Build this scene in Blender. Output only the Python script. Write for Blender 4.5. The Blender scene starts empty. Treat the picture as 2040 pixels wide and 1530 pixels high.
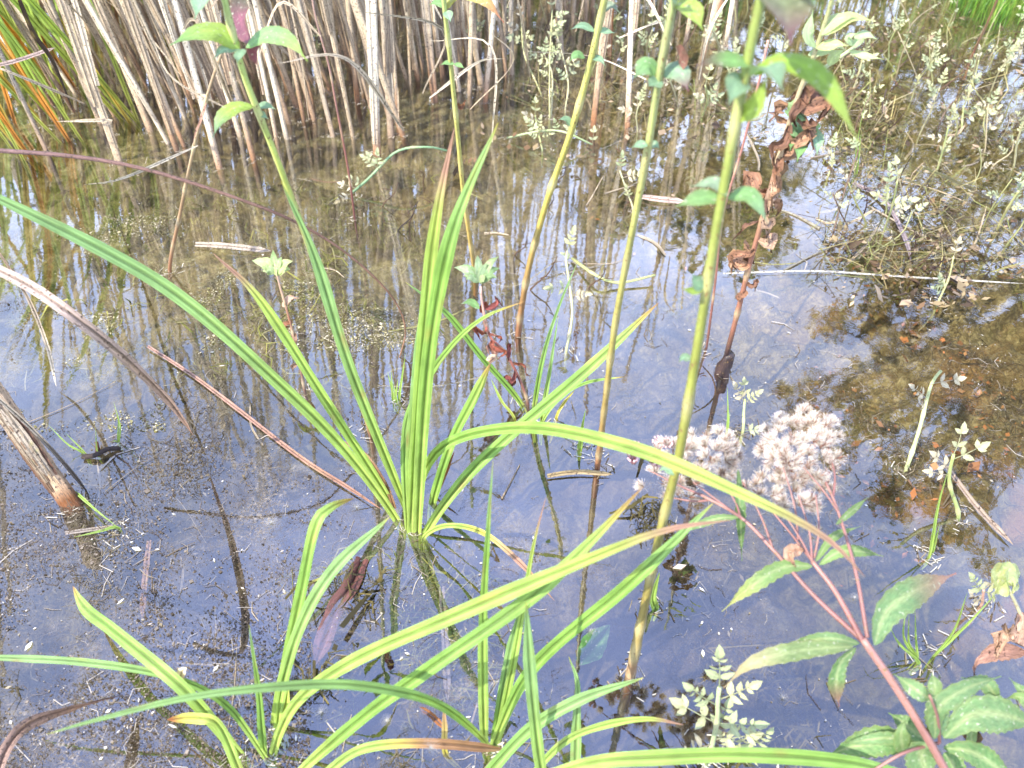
import bpy, math, random
import numpy as np
from mathutils import Vector, Matrix

rnd = random.Random(7)
rng = np.random.default_rng(7)
S = bpy.context.scene
COL = S.collection

# ------------------------------------------------------------------ camera
CAM_H, PITCH, FPX = 0.60, math.radians(43.0), 1532.0
cam = bpy.data.cameras.new('camera')
camo = bpy.data.objects.new('camera', cam)
COL.objects.link(camo)
camo.location = (0, 0, CAM_H)
camo.rotation_euler = (math.radians(90) - PITCH, 0, 0)
cam.sensor_width = 36.0
cam.lens = 36.0 * FPX / 2040.0
cam.clip_start, cam.clip_end = 0.01, 2000
cam.dof.use_dof = True
cam.dof.focus_distance = 0.82
cam.dof.aperture_fstop = 9.5
S.camera = camo

# ------------------------------------------------------------------ light
SUN_EL, SUN_AZ = math.radians(46), math.radians(232)      # azimuth clockwise from +Y
sun_dir = Vector((math.sin(SUN_AZ) * math.cos(SUN_EL), math.cos(SUN_AZ) * math.cos(SUN_EL), math.sin(SUN_EL)))
W_ = bpy.data.worlds.new('World'); S.world = W_; W_.use_nodes = True
nt = W_.node_tree; nt.nodes.clear()
out = nt.nodes.new('ShaderNodeOutputWorld'); bg = nt.nodes.new('ShaderNodeBackground')
sky = nt.nodes.new('ShaderNodeTexSky'); sky.sky_type = 'NISHITA'; sky.sun_disc = False
sky.sun_elevation = SUN_EL; sky.sun_rotation = SUN_AZ
sky.air_density = 1.0; sky.dust_density = 1.2; sky.ozone_density = 1.5
tc = nt.nodes.new('ShaderNodeTexCoord'); mp = nt.nodes.new('ShaderNodeMapping')
mp.inputs['Scale'].default_value = (1.0, 1.0, 2.2); mp.inputs['Location'].default_value = (3.1, 1.7, 0.4)
no = nt.nodes.new('ShaderNodeTexNoise'); no.inputs['Scale'].default_value = 2.1; no.inputs['Detail'].default_value = 7; no.inputs['Roughness'].default_value = 0.55
cr = nt.nodes.new('ShaderNodeMapRange'); cr.inputs['From Min'].default_value = 0.44; cr.inputs['From Max'].default_value = 0.74
cr.inputs['To Min'].default_value = 0.45; cr.inputs['To Max'].default_value = 1.0
mx = nt.nodes.new('ShaderNodeMix'); mx.data_type = 'RGBA'
mx.inputs['B'].default_value = (7.6, 10.2, 17.0, 1)
nt.links.new(tc.outputs['Generated'], mp.inputs['Vector']); nt.links.new(mp.outputs['Vector'], no.inputs['Vector'])
sx = nt.nodes.new('ShaderNodeSeparateXYZ'); nt.links.new(tc.outputs['Generated'], sx.inputs[0])
hz = nt.nodes.new('ShaderNodeMapRange'); hz.inputs['From Min'].default_value = 0.25; hz.inputs['From Max'].default_value = 0.85
hz.inputs['To Min'].default_value = 1.0; hz.inputs['To Max'].default_value = 0.0; nt.links.new(sx.outputs['Z'], hz.inputs['Value'])
hc = nt.nodes.new('ShaderNodeMix'); hc.data_type = 'RGBA'; hc.inputs['A'].default_value = (6.0, 7.5, 13.6, 1); hc.inputs['B'].default_value = (16.8, 19.6, 27.0, 1)
nt.links.new(hz.outputs['Result'], hc.inputs['Factor']); nt.links.new(hc.outputs['Result'], mx.inputs['B'])
nt.links.new(no.outputs['Fac'], cr.inputs['Value']); nt.links.new(cr.outputs['Result'], mx.inputs['Factor'])
nt.links.new(sky.outputs['Color'], mx.inputs['A']); nt.links.new(mx.outputs['Result'], bg.inputs['Color'])
nt.links.new(bg.outputs['Background'], out.inputs['Surface'])
bg.inputs['Strength'].default_value = 0.12
sl = bpy.data.lights.new('sun', 'SUN'); sl.energy = 4.9; sl.angle = math.radians(0.5); sl.color = (1.0, 0.94, 0.83)
so = bpy.data.objects.new('sun', sl); COL.objects.link(so)
so.rotation_euler = sun_dir.to_track_quat('Z', 'Y').to_euler()
S.view_settings.view_transform = 'Standard'; S.view_settings.look = 'None'
S.view_settings.exposure = 1.22; S.view_settings.gamma = 1.0
S.render.engine = 'CYCLES'
S.cycles.max_bounces = 8; S.cycles.transparent_max_bounces = 24
S.cycles.diffuse_bounces = 3; S.cycles.glossy_bounces = 3; S.cycles.transmission_bounces = 4
S.cycles.use_denoising = True

# ------------------------------------------------------------------ pixel <-> world helpers
FW = Vector((0, math.cos(PITCH), -math.sin(PITCH))); UPV = Vector((0, math.sin(PITCH), math.cos(PITCH))); CAMP = Vector((0, 0, CAM_H))
def ray(px, py):
    return Vector(((px - 1020) / FPX, 0, 0)) + UPV * ((765 - py) / FPX) + FW
def at(px, py, h=0.0):
    r = ray(px, py)
    if abs(r.z) < 1e-4: r.z = -1e-4
    return CAMP + r * ((h - CAM_H) / r.z)
def atd(px, py, d):
    return CAMP + ray(px, py) * d
def depth(p): return (p - CAMP).dot(FW)
def mirror(px, py, D):
    """a point whose mirror image in the water lies at this direction, D metres out along the ground"""
    r = ray(px, py); r.z = -r.z
    g = at(px, py, 0)
    k = (D - g.y) / max(r.y, 1e-3)
    return g + r * k
def path(pts):
    """(px,py) or (px,py,h); points without h lie in the plane through their known neighbours"""
    res = [None] * len(pts)
    for i, p in enumerate(pts):
        if len(p) == 3: res[i] = at(*p)
    known = [i for i, r in enumerate(res) if r is not None]
    for a, b in zip(known, known[1:]):
        if b - a > 1:
            A, B = res[a], res[b]; AB = B - A
            s = AB.cross((A + B) / 2 - CAMP); n = AB.cross(s).normalized()
            for i in range(a + 1, b):
                r = ray(*pts[i]); res[i] = CAMP + r * ((A - CAMP).dot(n) / r.dot(n))
    return res
def spline(P, n):
    P = [Vector(p) for p in P]
    if len(P) == 2: return [P[0].lerp(P[1], i / (n - 1)) for i in range(n)]
    Q = [P[0] * 2 - P[1]] + P + [P[-1] * 2 - P[-2]]
    dense = []
    for i in range(1, len(Q) - 2):
        for k in range(12):
            t = k / 12; a, b, c, d = Q[i - 1], Q[i], Q[i + 1], Q[i + 2]
            dense.append(0.5 * ((2 * b) + (c - a) * t + (2 * a - 5 * b + 4 * c - d) * t * t + (3 * b - a - 3 * c + d) * t ** 3))
    dense.append(P[-1])
    L = [0]
    for a, b in zip(dense, dense[1:]): L.append(L[-1] + (b - a).length)
    out, j = [], 0
    for i in range(n):
        s = L[-1] * i / (n - 1)
        while j < len(L) - 2 and L[j + 1] < s: j += 1
        seg = L[j + 1] - L[j]
        out.append(dense[j].lerp(dense[j + 1], (s - L[j]) / seg if seg > 1e-9 else 0))
    return out
def ramp(stops, t):
    if t <= stops[0][0]: return stops[0][1]
    for (a, ca), (b, cb) in zip(stops, stops[1:]):
        if t <= b:
            k = (t - a) / max(b - a, 1e-6)
            return tuple(x + (y - x) * k for x, y in zip(ca, cb))
    return stops[-1][1]
def mul(c, k): return tuple(x * k for x in c)
def mixc(a, b, k): return tuple(x + (y - x) * k for x, y in zip(a, b))

# ------------------------------------------------------------------ mesh and object helpers
def mesh(name, V, F, C=None, UV=None, mat=None, smooth=True):
    me = bpy.data.meshes.new(name); me.from_pydata([tuple(v) for v in V], [], F)
    if C is not None:
        at_ = me.color_attributes.new('Col', 'FLOAT_COLOR', 'POINT')
        a = np.ones((len(V), 4), dtype=np.float32); a[:, :3] = np.array(C, dtype=np.float32)[:, :3]
        at_.data.foreach_set('color', a.ravel())
    if UV is not None:
        uvl = me.uv_layers.new(name='UVMap'); idx = np.empty(len(me.loops), dtype=np.int32)
        me.loops.foreach_get('vertex_index', idx)
        uvl.data.foreach_set('uv', np.array(UV, dtype=np.float32)[idx].ravel())
    if smooth: me.polygons.foreach_set('use_smooth', [True] * len(me.polygons))
    if mat: me.materials.append(mat)
    return me
class MB:
    def __init__(s): s.V, s.F, s.C, s.U = [], [], [], []
    def add(s, V, F, C, U=None):
        o = len(s.V); s.V += [Vector(v) for v in V]; s.F += [tuple(i + o for i in f) for f in F]; s.C += C
        s.U += U if U else [(v[0], v[1]) for v in V]
    def mesh(s, name, mat, off=None):
        V = [v - off for v in s.V] if off is not None else s.V
        return mesh(name, V, s.F, s.C, s.U, mat)
def link(name, me, parent=None, loc=None):
    o = bpy.data.objects.new(name, me); COL.objects.link(o)
    if parent: o.parent = parent
    if loc is not None: o.location = loc
    return o
def thing(name, label, cat, loc, group=None):
    o = bpy.data.objects.new(name, None); o.empty_display_size = 0.02; COL.objects.link(o); o.location = loc
    o['label'] = label; o['category'] = cat
    if group: o['group'] = group
    return o
def tag(o, label=None, cat=None, group=None, kind=None):
    if label: o['label'] = label
    if cat: o['category'] = cat
    if group: o['group'] = group
    if kind: o['kind'] = kind
    return o
def part(name, mb, mat, parent, label=None):
    o = link(name, mb.mesh(name, mat, Vector(parent.location)), parent)
    if label: o['label'] = label
    return o
def copy_tree(o):
    c = o.copy(); COL.objects.link(c)
    for ch in o.children:
        d = ch.copy(); COL.objects.link(d); d.parent = c
        for g in ch.children:
            e = g.copy(); COL.objects.link(e); e.parent = d
    return c

# ------------------------------------------------------------------ materials
def mat_base(name):
    m = bpy.data.materials.new(name); m.use_nodes = True; n = m.node_tree; n.nodes.clear()
    o = n.nodes.new('ShaderNodeOutputMaterial'); return m, n, o
def N(n, t, **kw):
    x = n.nodes.new(t)
    for k, v in kw.items():
        if k in x.inputs: x.inputs[k].default_value = v
        else: setattr(x, k, v)
    return x
def plant_mat(name, uvs=(60, 14), lo=0.7, hi=1.3, rough=0.45, trans=0.3, bump=0.25, bdist=0.0006, spot=0.0, spotcol=(0.12, 0.07, 0.03), spec=0.5, fine=0.0):
    m, n, o = mat_base(name); L = n.links.new
    att = N(n, 'ShaderNodeAttribute', attribute_name='Col')
    uv = N(n, 'ShaderNodeUVMap'); mp = N(n, 'ShaderNodeMapping'); mp.inputs['Scale'].default_value = (uvs[0], uvs[1], 1)
    no = N(n, 'ShaderNodeTexNoise', Scale=1.0, Detail=4.0, Roughness=0.6)
    L(uv.outputs[0], mp.inputs[0]); L(mp.outputs[0], no.inputs['Vector'])
    tco = N(n, 'ShaderNodeTexCoord'); nb = N(n, 'ShaderNodeTexNoise', Scale=45.0, Detail=3.0); L(tco.outputs['Object'], nb.inputs['Vector'])
    mr = N(n, 'ShaderNodeMapRange'); mr.inputs['From Min'].default_value = 0.3; mr.inputs['From Max'].default_value = 0.7
    mr.inputs['To Min'].default_value = lo; mr.inputs['To Max'].default_value = hi; L(no.outputs['Fac'], mr.inputs['Value'])
    mr2 = N(n, 'ShaderNodeMapRange'); mr2.inputs['From Min'].default_value = 0.3; mr2.inputs['From Max'].default_value = 0.7
    mr2.inputs['To Min'].default_value = 0.82; mr2.inputs['To Max'].default_value = 1.18; L(nb.outputs['Fac'], mr2.inputs['Value'])
    mm = N(n, 'ShaderNodeMath', operation='MULTIPLY'); L(mr.outputs[0], mm.inputs[0]); L(mr2.outputs[0], mm.inputs[1])
    vm = N(n, 'ShaderNodeVectorMath', operation='SCALE'); L(att.outputs['Color'], vm.inputs[0]); L(mm.outputs[0], vm.inputs['Scale'])
    colr = vm.outputs[0]
    if spot > 0:
        vs = N(n, 'ShaderNodeTexNoise', Scale=420.0, Detail=2.0); L(tco.outputs['Object'], vs.inputs['Vector'])
        sr = N(n, 'ShaderNodeMapRange'); sr.inputs['From Min'].default_value = 0.66 - spot * 0.1; sr.inputs['From Max'].default_value = 0.74 - spot * 0.1
        L(vs.outputs['Fac'], sr.inputs['Value'])
        mxn = N(n, 'ShaderNodeMix', data_type='RGBA'); mxn.inputs['B'].default_value = (*spotcol, 1)
        L(sr.outputs[0], mxn.inputs['Factor']); L(colr, mxn.inputs['A']); colr = mxn.outputs['Result']
    bp = N(n, 'ShaderNodeBump', Strength=bump, Distance=bdist); L(no.outputs['Fac'], bp.inputs['Height'])
    p = N(n, 'ShaderNodeBsdfPrincipled', Roughness=rough); p.inputs['Specular IOR Level'].default_value = spec
    L(colr, p.inputs['Base Color']); L(bp.outputs[0], p.inputs['Normal'])
    if trans > 0:
        tr = N(n, 'ShaderNodeBsdfTranslucent'); hs = N(n, 'ShaderNodeVectorMath', operation='MULTIPLY'); hs.inputs[1].default_value = (1.25, 1.2, 0.6)
        L(colr, hs.inputs[0]); L(hs.outputs[0], tr.inputs['Color'])
        ms = N(n, 'ShaderNodeMixShader'); ms.inputs[0].default_value = trans
        L(p.outputs[0], ms.inputs[1]); L(tr.outputs[0], ms.inputs[2]); L(ms.outputs[0], o.inputs[0])
    else: L(p.outputs[0], o.inputs[0])
    return m
M_BLADE = plant_mat('blade_green', (2.5, 17), 0.70, 1.25, 0.40, 0.36, 0.9, 0.0006, spot=0.0, spec=0.4)
M_HERB = plant_mat('herb_leaf', (260, 9), 0.72, 1.28, 0.42, 0.34, 0.8, 0.0009, spot=0.25, spotcol=(0.4, 0.42, 0.3), spec=0.4)
M_STEM = plant_mat('herb_stem', (28, 30), 0.75, 1.25, 0.4, 0.0, 0.4, 0.0006, spot=0.5, spotcol=(0.16, 0.1, 0.04))
M_DRY = plant_mat('dry_straw', (9, 34), 0.5, 1.4, 0.65, 0.08, 0.9, 0.0016, spot=0.7, spotcol=(0.10, 0.07, 0.05), spec=0.3)
M_CRISP = plant_mat('crisp_dead_leaf', (90, 12), 0.5, 1.5, 0.6, 0.15, 1.0, 0.0015, spot=0.6, spotcol=(0.05, 0.025, 0.015), spec=0.35)
M_PALE = plant_mat('pale_small_leaf', (200, 8), 0.75, 1.2, 0.5, 0.25, 0.6, 0.0006, spot=0.1)
M_FLUFF = plant_mat('seed_fluff', (1, 1), 0.9, 1.1, 0.7, 0.35, 0.0, 0.0001)
M_BARK = plant_mat('bark', (4, 10), 0.5, 1.5, 0.9, 0.0, 1.0, 0.01)
M_CROWN = plant_mat('crown_leaf', (3, 3), 0.8, 1.2, 0.5, 0.35, 0.1, 0.001)

# ------------------------------------------------------------------ shape builders
SEC = [(-1, 0.00), (-0.72, 0.10), (-0.42, 0.18), (-0.14, -0.05), (0, -0.18), (0.14, -0.05), (0.42, 0.18), (0.72, 0.10), (1, 0.00)]
def blade(mb, P, w, stops, face=None, n=46, tip=0.22, base=0.55, fold=1.0, twist=0.0, crease=True, wav=0.06, seed=None):
    """a long strap leaf with a channelled, pleated cross-section along the points P; w in metres"""
    P = spline(P, n); face = (face or Vector((0.05, -0.62, 0.78))).normalized()
    r = random.Random(seed if seed is not None else rnd.random()); ph = r.uniform(0, 6)
    V, F, C, U = [], [], [], []; L = 0; m = len(SEC)
    blot = [(r.uniform(.15, 1), r.choice([-1, 1]) * r.uniform(.3, 1), r.uniform(.006, .03), r.uniform(.2, .65), r.choice([(0.30, .17, .07), (0.42, .38, .09), (0.36, .26, .12)])) for _ in range(r.randint(1, 5))]
    for i, p in enumerate(P):
        t = i / (n - 1); T = (P[min(i + 1, n - 1)] - P[max(i - 1, 0)]).normalized()
        s = T.cross(face)
        if s.length < 1e-3: s = Vector((1, 0, 0))
        s.normalize(); nn = s.cross(T).normalized()
        if twist:
            q = Matrix.Rotation(twist * t, 3, T); s = q @ s; nn = q @ nn
        ww = w * 0.5 * min(base + (1 - base) * min(t / 0.3, 1), 1) * (min((1 - t) / tip, 1) ** 0.75 if tip else 1)
        ww = max(ww, w * 0.02)
        ww *= 1 + 0.035 * math.sin(t * 23 + ph)
        if i: L += (P[i] - P[i - 1]).length
        fo = fold * (1.4 - 0.9 * t)
        for j, (v, hgt) in enumerate(SEC):
            edge = wav * math.sin(t * 31 + ph + (2 if v > 0 else 0)) * abs(v) ** 2
            V.append(p + s * v * ww + nn * (hgt * fo + edge + abs(v) * 0.35 * fo) * ww)
            c = ramp(stops, t)
            k = 1.0
            if crease: k = 0.68 if abs(v) < 0.2 else (1.32 if 0.3 < abs(v) < 0.6 else (0.95 if abs(v) < 0.9 else 1.12))  # channel darkened and shoulders lightened in the colour, adding to the fold's shading
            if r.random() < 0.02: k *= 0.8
            for (bt, bv, br, ba, bc) in blot:
                g = ((t - bt) / br) ** 2 + ((v - bv) / 0.5) ** 2
                if g < 2: c = mixc(c, bc, ba * math.exp(-g))
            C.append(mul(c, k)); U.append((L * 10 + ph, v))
        if i:
            o = (i - 1) * m
            for j in range(m - 1): F.append((o + j, o + j + 1, o + m + j + 1, o + m + j))
    mb.add(V, F, C, U); return P
def leaf(mb, P, w, c0, c1=None, fold=0.25, n=14, serr=0.0, crumple=0.0, face=None, tipcol=None, wid=0.42, curl=0.0, vein=True, twist=0.0):
    """a broad leaf (ovate to lance-shaped): pts P, full width w, colours c0 (blade) and c1 (midrib, edge tint)"""
    P = spline(P, n); face = (face or Vector((0, -0.62, 0.78))).normalized(); c1 = c1 or mul(c0, 1.3)
    V, F, C, U = [], [], [], []; L = 0
    sec = [-1, -0.66, -0.33, -0.06, 0.06, 0.33, 0.66, 1]; m = len(sec); ph = rnd.uniform(0, 6)
    for i, p in enumerate(P):
        t = i / (n - 1); T = (P[min(i + 1, n - 1)] - P[max(i - 1, 0)]).normalized()
        s = T.cross(face)
        if s.length < 1e-3: s = Vector((1, 0, 0))
        s.normalize(); nn = s.cross(T).normalized()
        if twist: q = Matrix.Rotation(twist * t, 3, T); s = q @ s; nn = q @ nn
        a = t ** (0.62 + wid * 0.4)
        prof = math.sin(math.pi * min(max(a, 0), 1)) ** (0.72 + 1.2 * t * (1 if wid < .48 else .25))
        if serr: prof *= 1 + serr * (1 if i % 2 else -1)
        ww = max(w * 0.5 * prof, w * 0.03)
        if i: L += (P[i] - P[i - 1]).length
        for v in sec:
            d = nn * (abs(v) * fold - curl * v * v + 0.05 * math.sin(9 * t + ph + v * 2)) * ww
            q = p + s * v * ww + d
            if crumple: q += Vector((rnd.uniform(-1, 1), rnd.uniform(-1, 1), rnd.uniform(-1, 1))) * crumple * w
            V.append(q)
            c = mixc(c0, c1, 0.75) if abs(v) < 0.1 else (mixc(c0, c1, 0.18) if (vein and (i + int(abs(v) * 3)) % 2) else c0)
            if abs(v) == 1: c = mixc(c, mixc(c0, (0.3, 0.2, 0.05), 0.5), 0.35)
            if tipcol: c = mixc(c, tipcol, max(0, (t - 0.45) / 0.55) ** 0.8)
            C.append(mul(c, rnd.uniform(0.93, 1.07))); U.append((L, v + ph))
        if i:
            o = (i - 1) * m
            for j in range(m - 1): F.append((o + j, o + j + 1, o + m + j + 1, o + m + j))
    mb.add(V, F, C, U)
def tube(mb, P, r0, r1, stops, n=30, sides=8, square=0.0, nodes=(), wob=0.0, cap=True, flat=1.0, rough=0.0):
    """tapered stem; nodes = fractions along it that swell into a ring"""
    P = spline(P, n); V, F, C, U = [], [], [], []; L = 0; ref = Vector((1, 0, 0)); ph = rnd.uniform(0, 9)
    for i, p in enumerate(P):
        t = i / (n - 1); T = (P[min(i + 1, n - 1)] - P[max(i - 1, 0)]).normalized()
        a = (ref - T * ref.dot(T)).normalized(); b = T.cross(a); ref = a
        if i: L += (P[i] - P[i - 1]).length
        r = r0 + (r1 - r0) * t; c = ramp(stops, t)
        for nd in nodes:
            g = math.exp(-((t - nd) / (0.55 / n)) ** 2); r *= 1 + 0.32 * g; c = mixc(c, (0.42, 0.36, 0.2), 0.55 * g)
        for j in range(sides):
            th = 2 * math.pi * j / sides
            k = 1 + square * math.cos(4 * th) + rough * math.sin(3 * th + ph + t * 9) + (rnd.uniform(-wob, wob) if wob else 0)
            V.append(p + a * math.cos(th) * r * k + b * math.sin(th) * r * k * flat)
            C.append(mul(c, 1 + (0.1 if j % 2 else -0.07))); U.append((L * 10, j / sides * 2 + ph))
        if i:
            o = (i - 1) * sides
            for j in range(sides): F.append((o + j, o + (j + 1) % sides, o + sides + (j + 1) % sides, o + sides + j))
    if cap:
        o = (n - 1) * sides; F.append(tuple(o + j for j in range(sides)))
    mb.add(V, F, C, U); return P
def nearest(P, py):
    best = None
    for p in P:
        d = p - CAMP; k = d.dot(FW)
        if k <= 0.02: continue
        y = 765 - FPX * d.dot(UPV) / k
        if best is None or abs(y - py) < best[0]: best = (abs(y - py), p)
    return best[1]
def under(p, d=0.07, lean=0.0):
    return Vector((p.x + lean * d, p.y - 0.1 * d, -d))

# ------------------------------------------------------------------ numpy noise
def vnoise(x, y, seed=0):
    xi, yi = np.floor(x).astype(np.int64), np.floor(y).astype(np.int64); xf, yf = x - xi, y - yi
    def h(a, b):
        k = (a * 374761393 + b * 668265263 + seed * 982451653) & 0x7fffffff
        k = ((k ^ (k >> 13)) * 1274126177) & 0x7fffffff; k = k ^ (k >> 16)
        return (k & 0xffff) / 65535.0
    u, v = xf * xf * (3 - 2 * xf), yf * yf * (3 - 2 * yf)
    return (h(xi, yi) * (1 - u) + h(xi + 1, yi) * u) * (1 - v) + (h(xi, yi + 1) * (1 - u) + h(xi + 1, yi + 1) * u) * v
def fbm(x, y, oct=5, seed=0, gain=0.5):
    a, s, tot = 1.0, 0.0, 0.0
    for k in range(oct):
        s = s + a * vnoise(x * 2 ** k, y * 2 ** k, seed + k); tot += a; a *= gain
    return s / tot

# ------------------------------------------------------------------ setting: bed and banks in one sheet, water over it
def gauss(x, y, px, py, sx, sy=None):
    c = at(px, py, 0); return np.exp(-((x - c.x) / sx) ** 2 - ((y - c.y) / (sy or sx)) ** 2)
def pond_edge(x, y):
    """> 0 on the bank: distance beyond the shore of the pond"""
    w = 0.25 * (fbm(x * 1.1 + 5, y * 1.1, 3, 40) - 0.5)
    far = y - (2.9 - 0.35 * x + np.clip(-x, 0, 1) * 0.5) + w
    right = (x - 2.0) * 0.9 + w
    left = (-x - 3.2) + w
    near = (0.02 - y) + 0.15 * w
    return np.maximum(np.maximum(far, right), np.maximum(left, near))
def bed(x, y):
    e = pond_edge(x, y)
    d = -0.060 + 0.030 * (fbm(x * 3, y * 3, 4, 3) - 0.5)
    d += 0.034 * np.clip((fbm(x * 9 + 3, y * 9, 3, 11) - 0.42) * 2.2, -0.3, 1) + 0.020 * np.clip((fbm(x * 24 + 3, y * 24, 3, 17) - 0.48) * 4, -0.5, 1)
    low = gauss(x, y, 170, 900, 0.24, 0.2) + gauss(x, y, 120, 1350, 0.20, 0.12) + 0.9 * gauss(x, y, 330, 600, 0.17, 0.14)
    d += 0.034 * np.clip(low, 0, 1.0)
    d += 0.026 * np.clip(gauss(x, y, 1900, 950, 0.14, 0.16) + gauss(x, y, 1980, 300, 0.5, 0.6) + gauss(x, y, 430, 430, 0.3, 0.14), 0, 1)
    d += 0.016 * np.clip(gauss(x, y, 720, 640, 0.25, 0.12) + gauss(x, y, 1100, 1010, 0.1, 0.06) + gauss(x, y, 640, 900, 0.10, 0.07), 0, 1)
    fine = (fbm(x * 42, y * 42, 4, 23, 0.62) - 0.5) * 0.022 + (fbm(x * 150, y * 150, 3, 61, 0.65) - 0.5) * 0.006
    d += fine
    d = np.minimum(d, -0.004 + 0.10 * (d + 0.004))
    bank = np.clip(e, 0, 40) * 0.35; bank = 0.5 * (1 - np.exp(-bank)) + 0.02 * fbm(x * 4, y * 4, 3, 9) * (e > 0)
    k = np.clip((e + 0.18) / 0.18, 0, 1)
    return d * (1 - k) + (bank + 0.0) * k + (-0.01) * (1 - k) * k
def axis(lo, hi, step, far):
    c = list(np.arange(lo, hi + 1e-6, step)); s = step; a = hi
    while a < far: s *= 1.22; a += s; c.append(a)
    s = step; a = lo; pre = []
    while a > -far: s *= 1.22; a -= s; pre.append(a)
    return np.array(pre[::-1] + c)
X, Y = axis(-1.15, 1.15, 0.0045, 500), axis(0.15, 2.3, 0.0055, 500)
GX, GY = np.meshgrid(X, Y); GZ = bed(GX, GY)
GZ = np.where((np.abs(GX) > 60) | (np.abs(GY) > 60), 0.45, GZ)
nx, ny = len(X), len(Y)
co = np.stack([GX, GY, GZ], -1).reshape(-1, 3)
me = bpy.data.meshes.new('ground')
idx = np.arange(nx * ny).reshape(ny, nx)
quads = np.stack([idx[:-1, :-1], idx[:-1, 1:], idx[1:, 1:], idx[1:, :-1]], -1).reshape(-1, 4)
me.vertices.add(nx * ny); me.vertices.foreach_set('co', co.astype(np.float32).ravel())
me.loops.add(quads.size); me.loops.foreach_set('vertex_index', quads.ravel().astype(np.int32))
me.polygons.add(len(quads)); me.polygons.foreach_set('loop_start', np.arange(0, quads.size, 4, dtype=np.int32))
me.polygons.foreach_set('use_smooth', np.ones(len(quads), dtype=bool)); me.update(calc_edges=True); me.validate()
# colour masks: r = tan silt, its lack also paints the gloom of deeper water, g = green algae, b = orange patches ; a = bank
x, y = co[:, 0], co[:, 1]
tan = np.clip(0.10 + 0.75 * np.clip((y - 0.62) / 0.45, 0, 1) + 1.0 * gauss(x, y, 1950, 350, 0.4, 0.5) + 1.3 * gauss(x, y, 330, 580, 0.18, 0.14)
              + 0.45 * gauss(x, y, 150, 1380, 0.14, 0.08) + 0.7 * gauss(x, y, 1930, 850, 0.2, 0.25) + 0.35 * gauss(x, y, 1140, 1050, 0.08, 0.05), 0, 1)
tan = np.clip(tan + 0.9 * (fbm(x * 7, y * 7, 4, 77) - 0.5), 0, 1)
alg = np.clip(1.5 * (fbm(x * 5 + 9, y * 5, 4, 88) - 0.45) + 0.5 * gauss(x, y, 300, 420, 0.45, 0.35) + 0.3 * gauss(x, y, 700, 1280, .1, .1), 0, 1)
orr = np.clip(0.6 * (gauss(x, y, 1900, 850, 0.16, 0.2) + 0.7 * gauss(x, y, 1950, 1080, 0.12, 0.06) + 0.1) * np.clip((fbm(x * 17, y * 17, 3, 99) - 0.50) * 7, 0, 1), 0, 1)
bank_m = np.clip(pond_edge(x, y) * 8 + 0.2, 0, 1)
ca = me.color_attributes.new('Col', 'FLOAT_COLOR', 'POINT'); ca.data.foreach_set('color', np.stack([tan, alg, orr, bank_m], -1).astype(np.float32).ravel())
m, n, o = mat_base('pond_sediment'); Lk = n.links.new
att = N(n, 'ShaderNodeAttribute', attribute_name='Col'); sep = N(n, 'ShaderNodeSeparateColor'); Lk(att.outputs['Color'], sep.inputs[0])
geo = N(n, 'ShaderNodeNewGeometry')
def ns(scale, det=5.0, rough=0.65, dist=0.0):
    t = N(n, 'ShaderNodeTexNoise', Scale=scale, Detail=det, Roughness=rough, Distortion=dist); Lk(geo.outputs['Position'], t.inputs['Vector']); return t
def mixn(fac, a, b):
    q = N(n, 'ShaderNodeMix', data_type='RGBA')
    if isinstance(fac, float): q.inputs['Factor'].default_value = fac
    else: Lk(fac, q.inputs['Factor'])
    for s_, v_ in (('A', a), ('B', b)):
        if isinstance(v_, tuple): q.inputs[s_].default_value = (*v_, 1)
        else: Lk(v_, q.inputs[s_])
    return q.outputs['Result']
def rng_(v, a, b, c=0.0, d=1.0):
    q = N(n, 'ShaderNodeMapRange'); q.inputs['From Min'].default_value = a; q.inputs['From Max'].default_value = b
    q.inputs['To Min'].default_value = c; q.inputs['To Max'].default_value = d; Lk(v, q.inputs['Value']); return q.outputs[0]
n1, n2, n3, n4 = ns(28, 6, 0.7, 1.2), ns(110, 5, 0.75, 0.8), ns(420, 3, 0.7), ns(9, 4)
mud = mixn(rng_(n1.outputs['Fac'], 0.35, 0.65), (0.008, 0.006, 0.003), (0.032, 0.024, 0.013))
mud = mixn(rng_(n2.outputs['Fac'], 0.45, 0.7), mud, (0.060, 0.048, 0.032))
silt = mixn(rng_(n1.outputs['Fac'], 0.35, 0.68), (0.12, 0.094, 0.036), (0.42, 0.34, 0.16))
silt = mixn(rng_(n2.outputs['Fac'], 0.42, 0.66), (0.08, 0.058, 0.024), silt)
base = mixn(sep.outputs[0], mud, silt)
alga = mixn(rng_(n2.outputs['Fac'], 0.35, 0.65), (0.045, 0.042, 0.008), (0.13, 0.12, 0.028))
fac = N(n, 'ShaderNodeMath', operation='MULTIPLY'); Lk(sep.outputs[1], fac.inputs[0]); Lk(rng_(n1.outputs['Fac'], 0.4, 0.6), fac.inputs[1])
base = mixn(fac.outputs[0], base, alga)
base = mixn(sep.outputs[2], base, (0.20, 0.095, 0.03))
base = mixn(rng_(n3.outputs['Fac'], 0.60, 0.70, 0, 0.4), base, (0.20, 0.17, 0.12))
base = mixn(rng_(n3.outputs['Fac'], 0.40, 0.30, 0, 0.6), base, (0.012, 0.008, 0.005))
soil = mixn(rng_(n2.outputs['Fac'], 0.35, 0.65), (0.04, 0.05, 0.015), (0.09, 0.08, 0.035))
base = mixn(att.outputs['Alpha'], base, soil)
hh = N(n, 'ShaderNodeMath', operation='ADD'); Lk(n2.outputs['Fac'], hh.inputs[0]); Lk(n3.outputs['Fac'], hh.inputs[1])
bp = N(n, 'ShaderNodeBump', Strength=0.9, Distance=0.0035); Lk(hh.outputs[0], bp.inputs['Height'])
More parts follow.
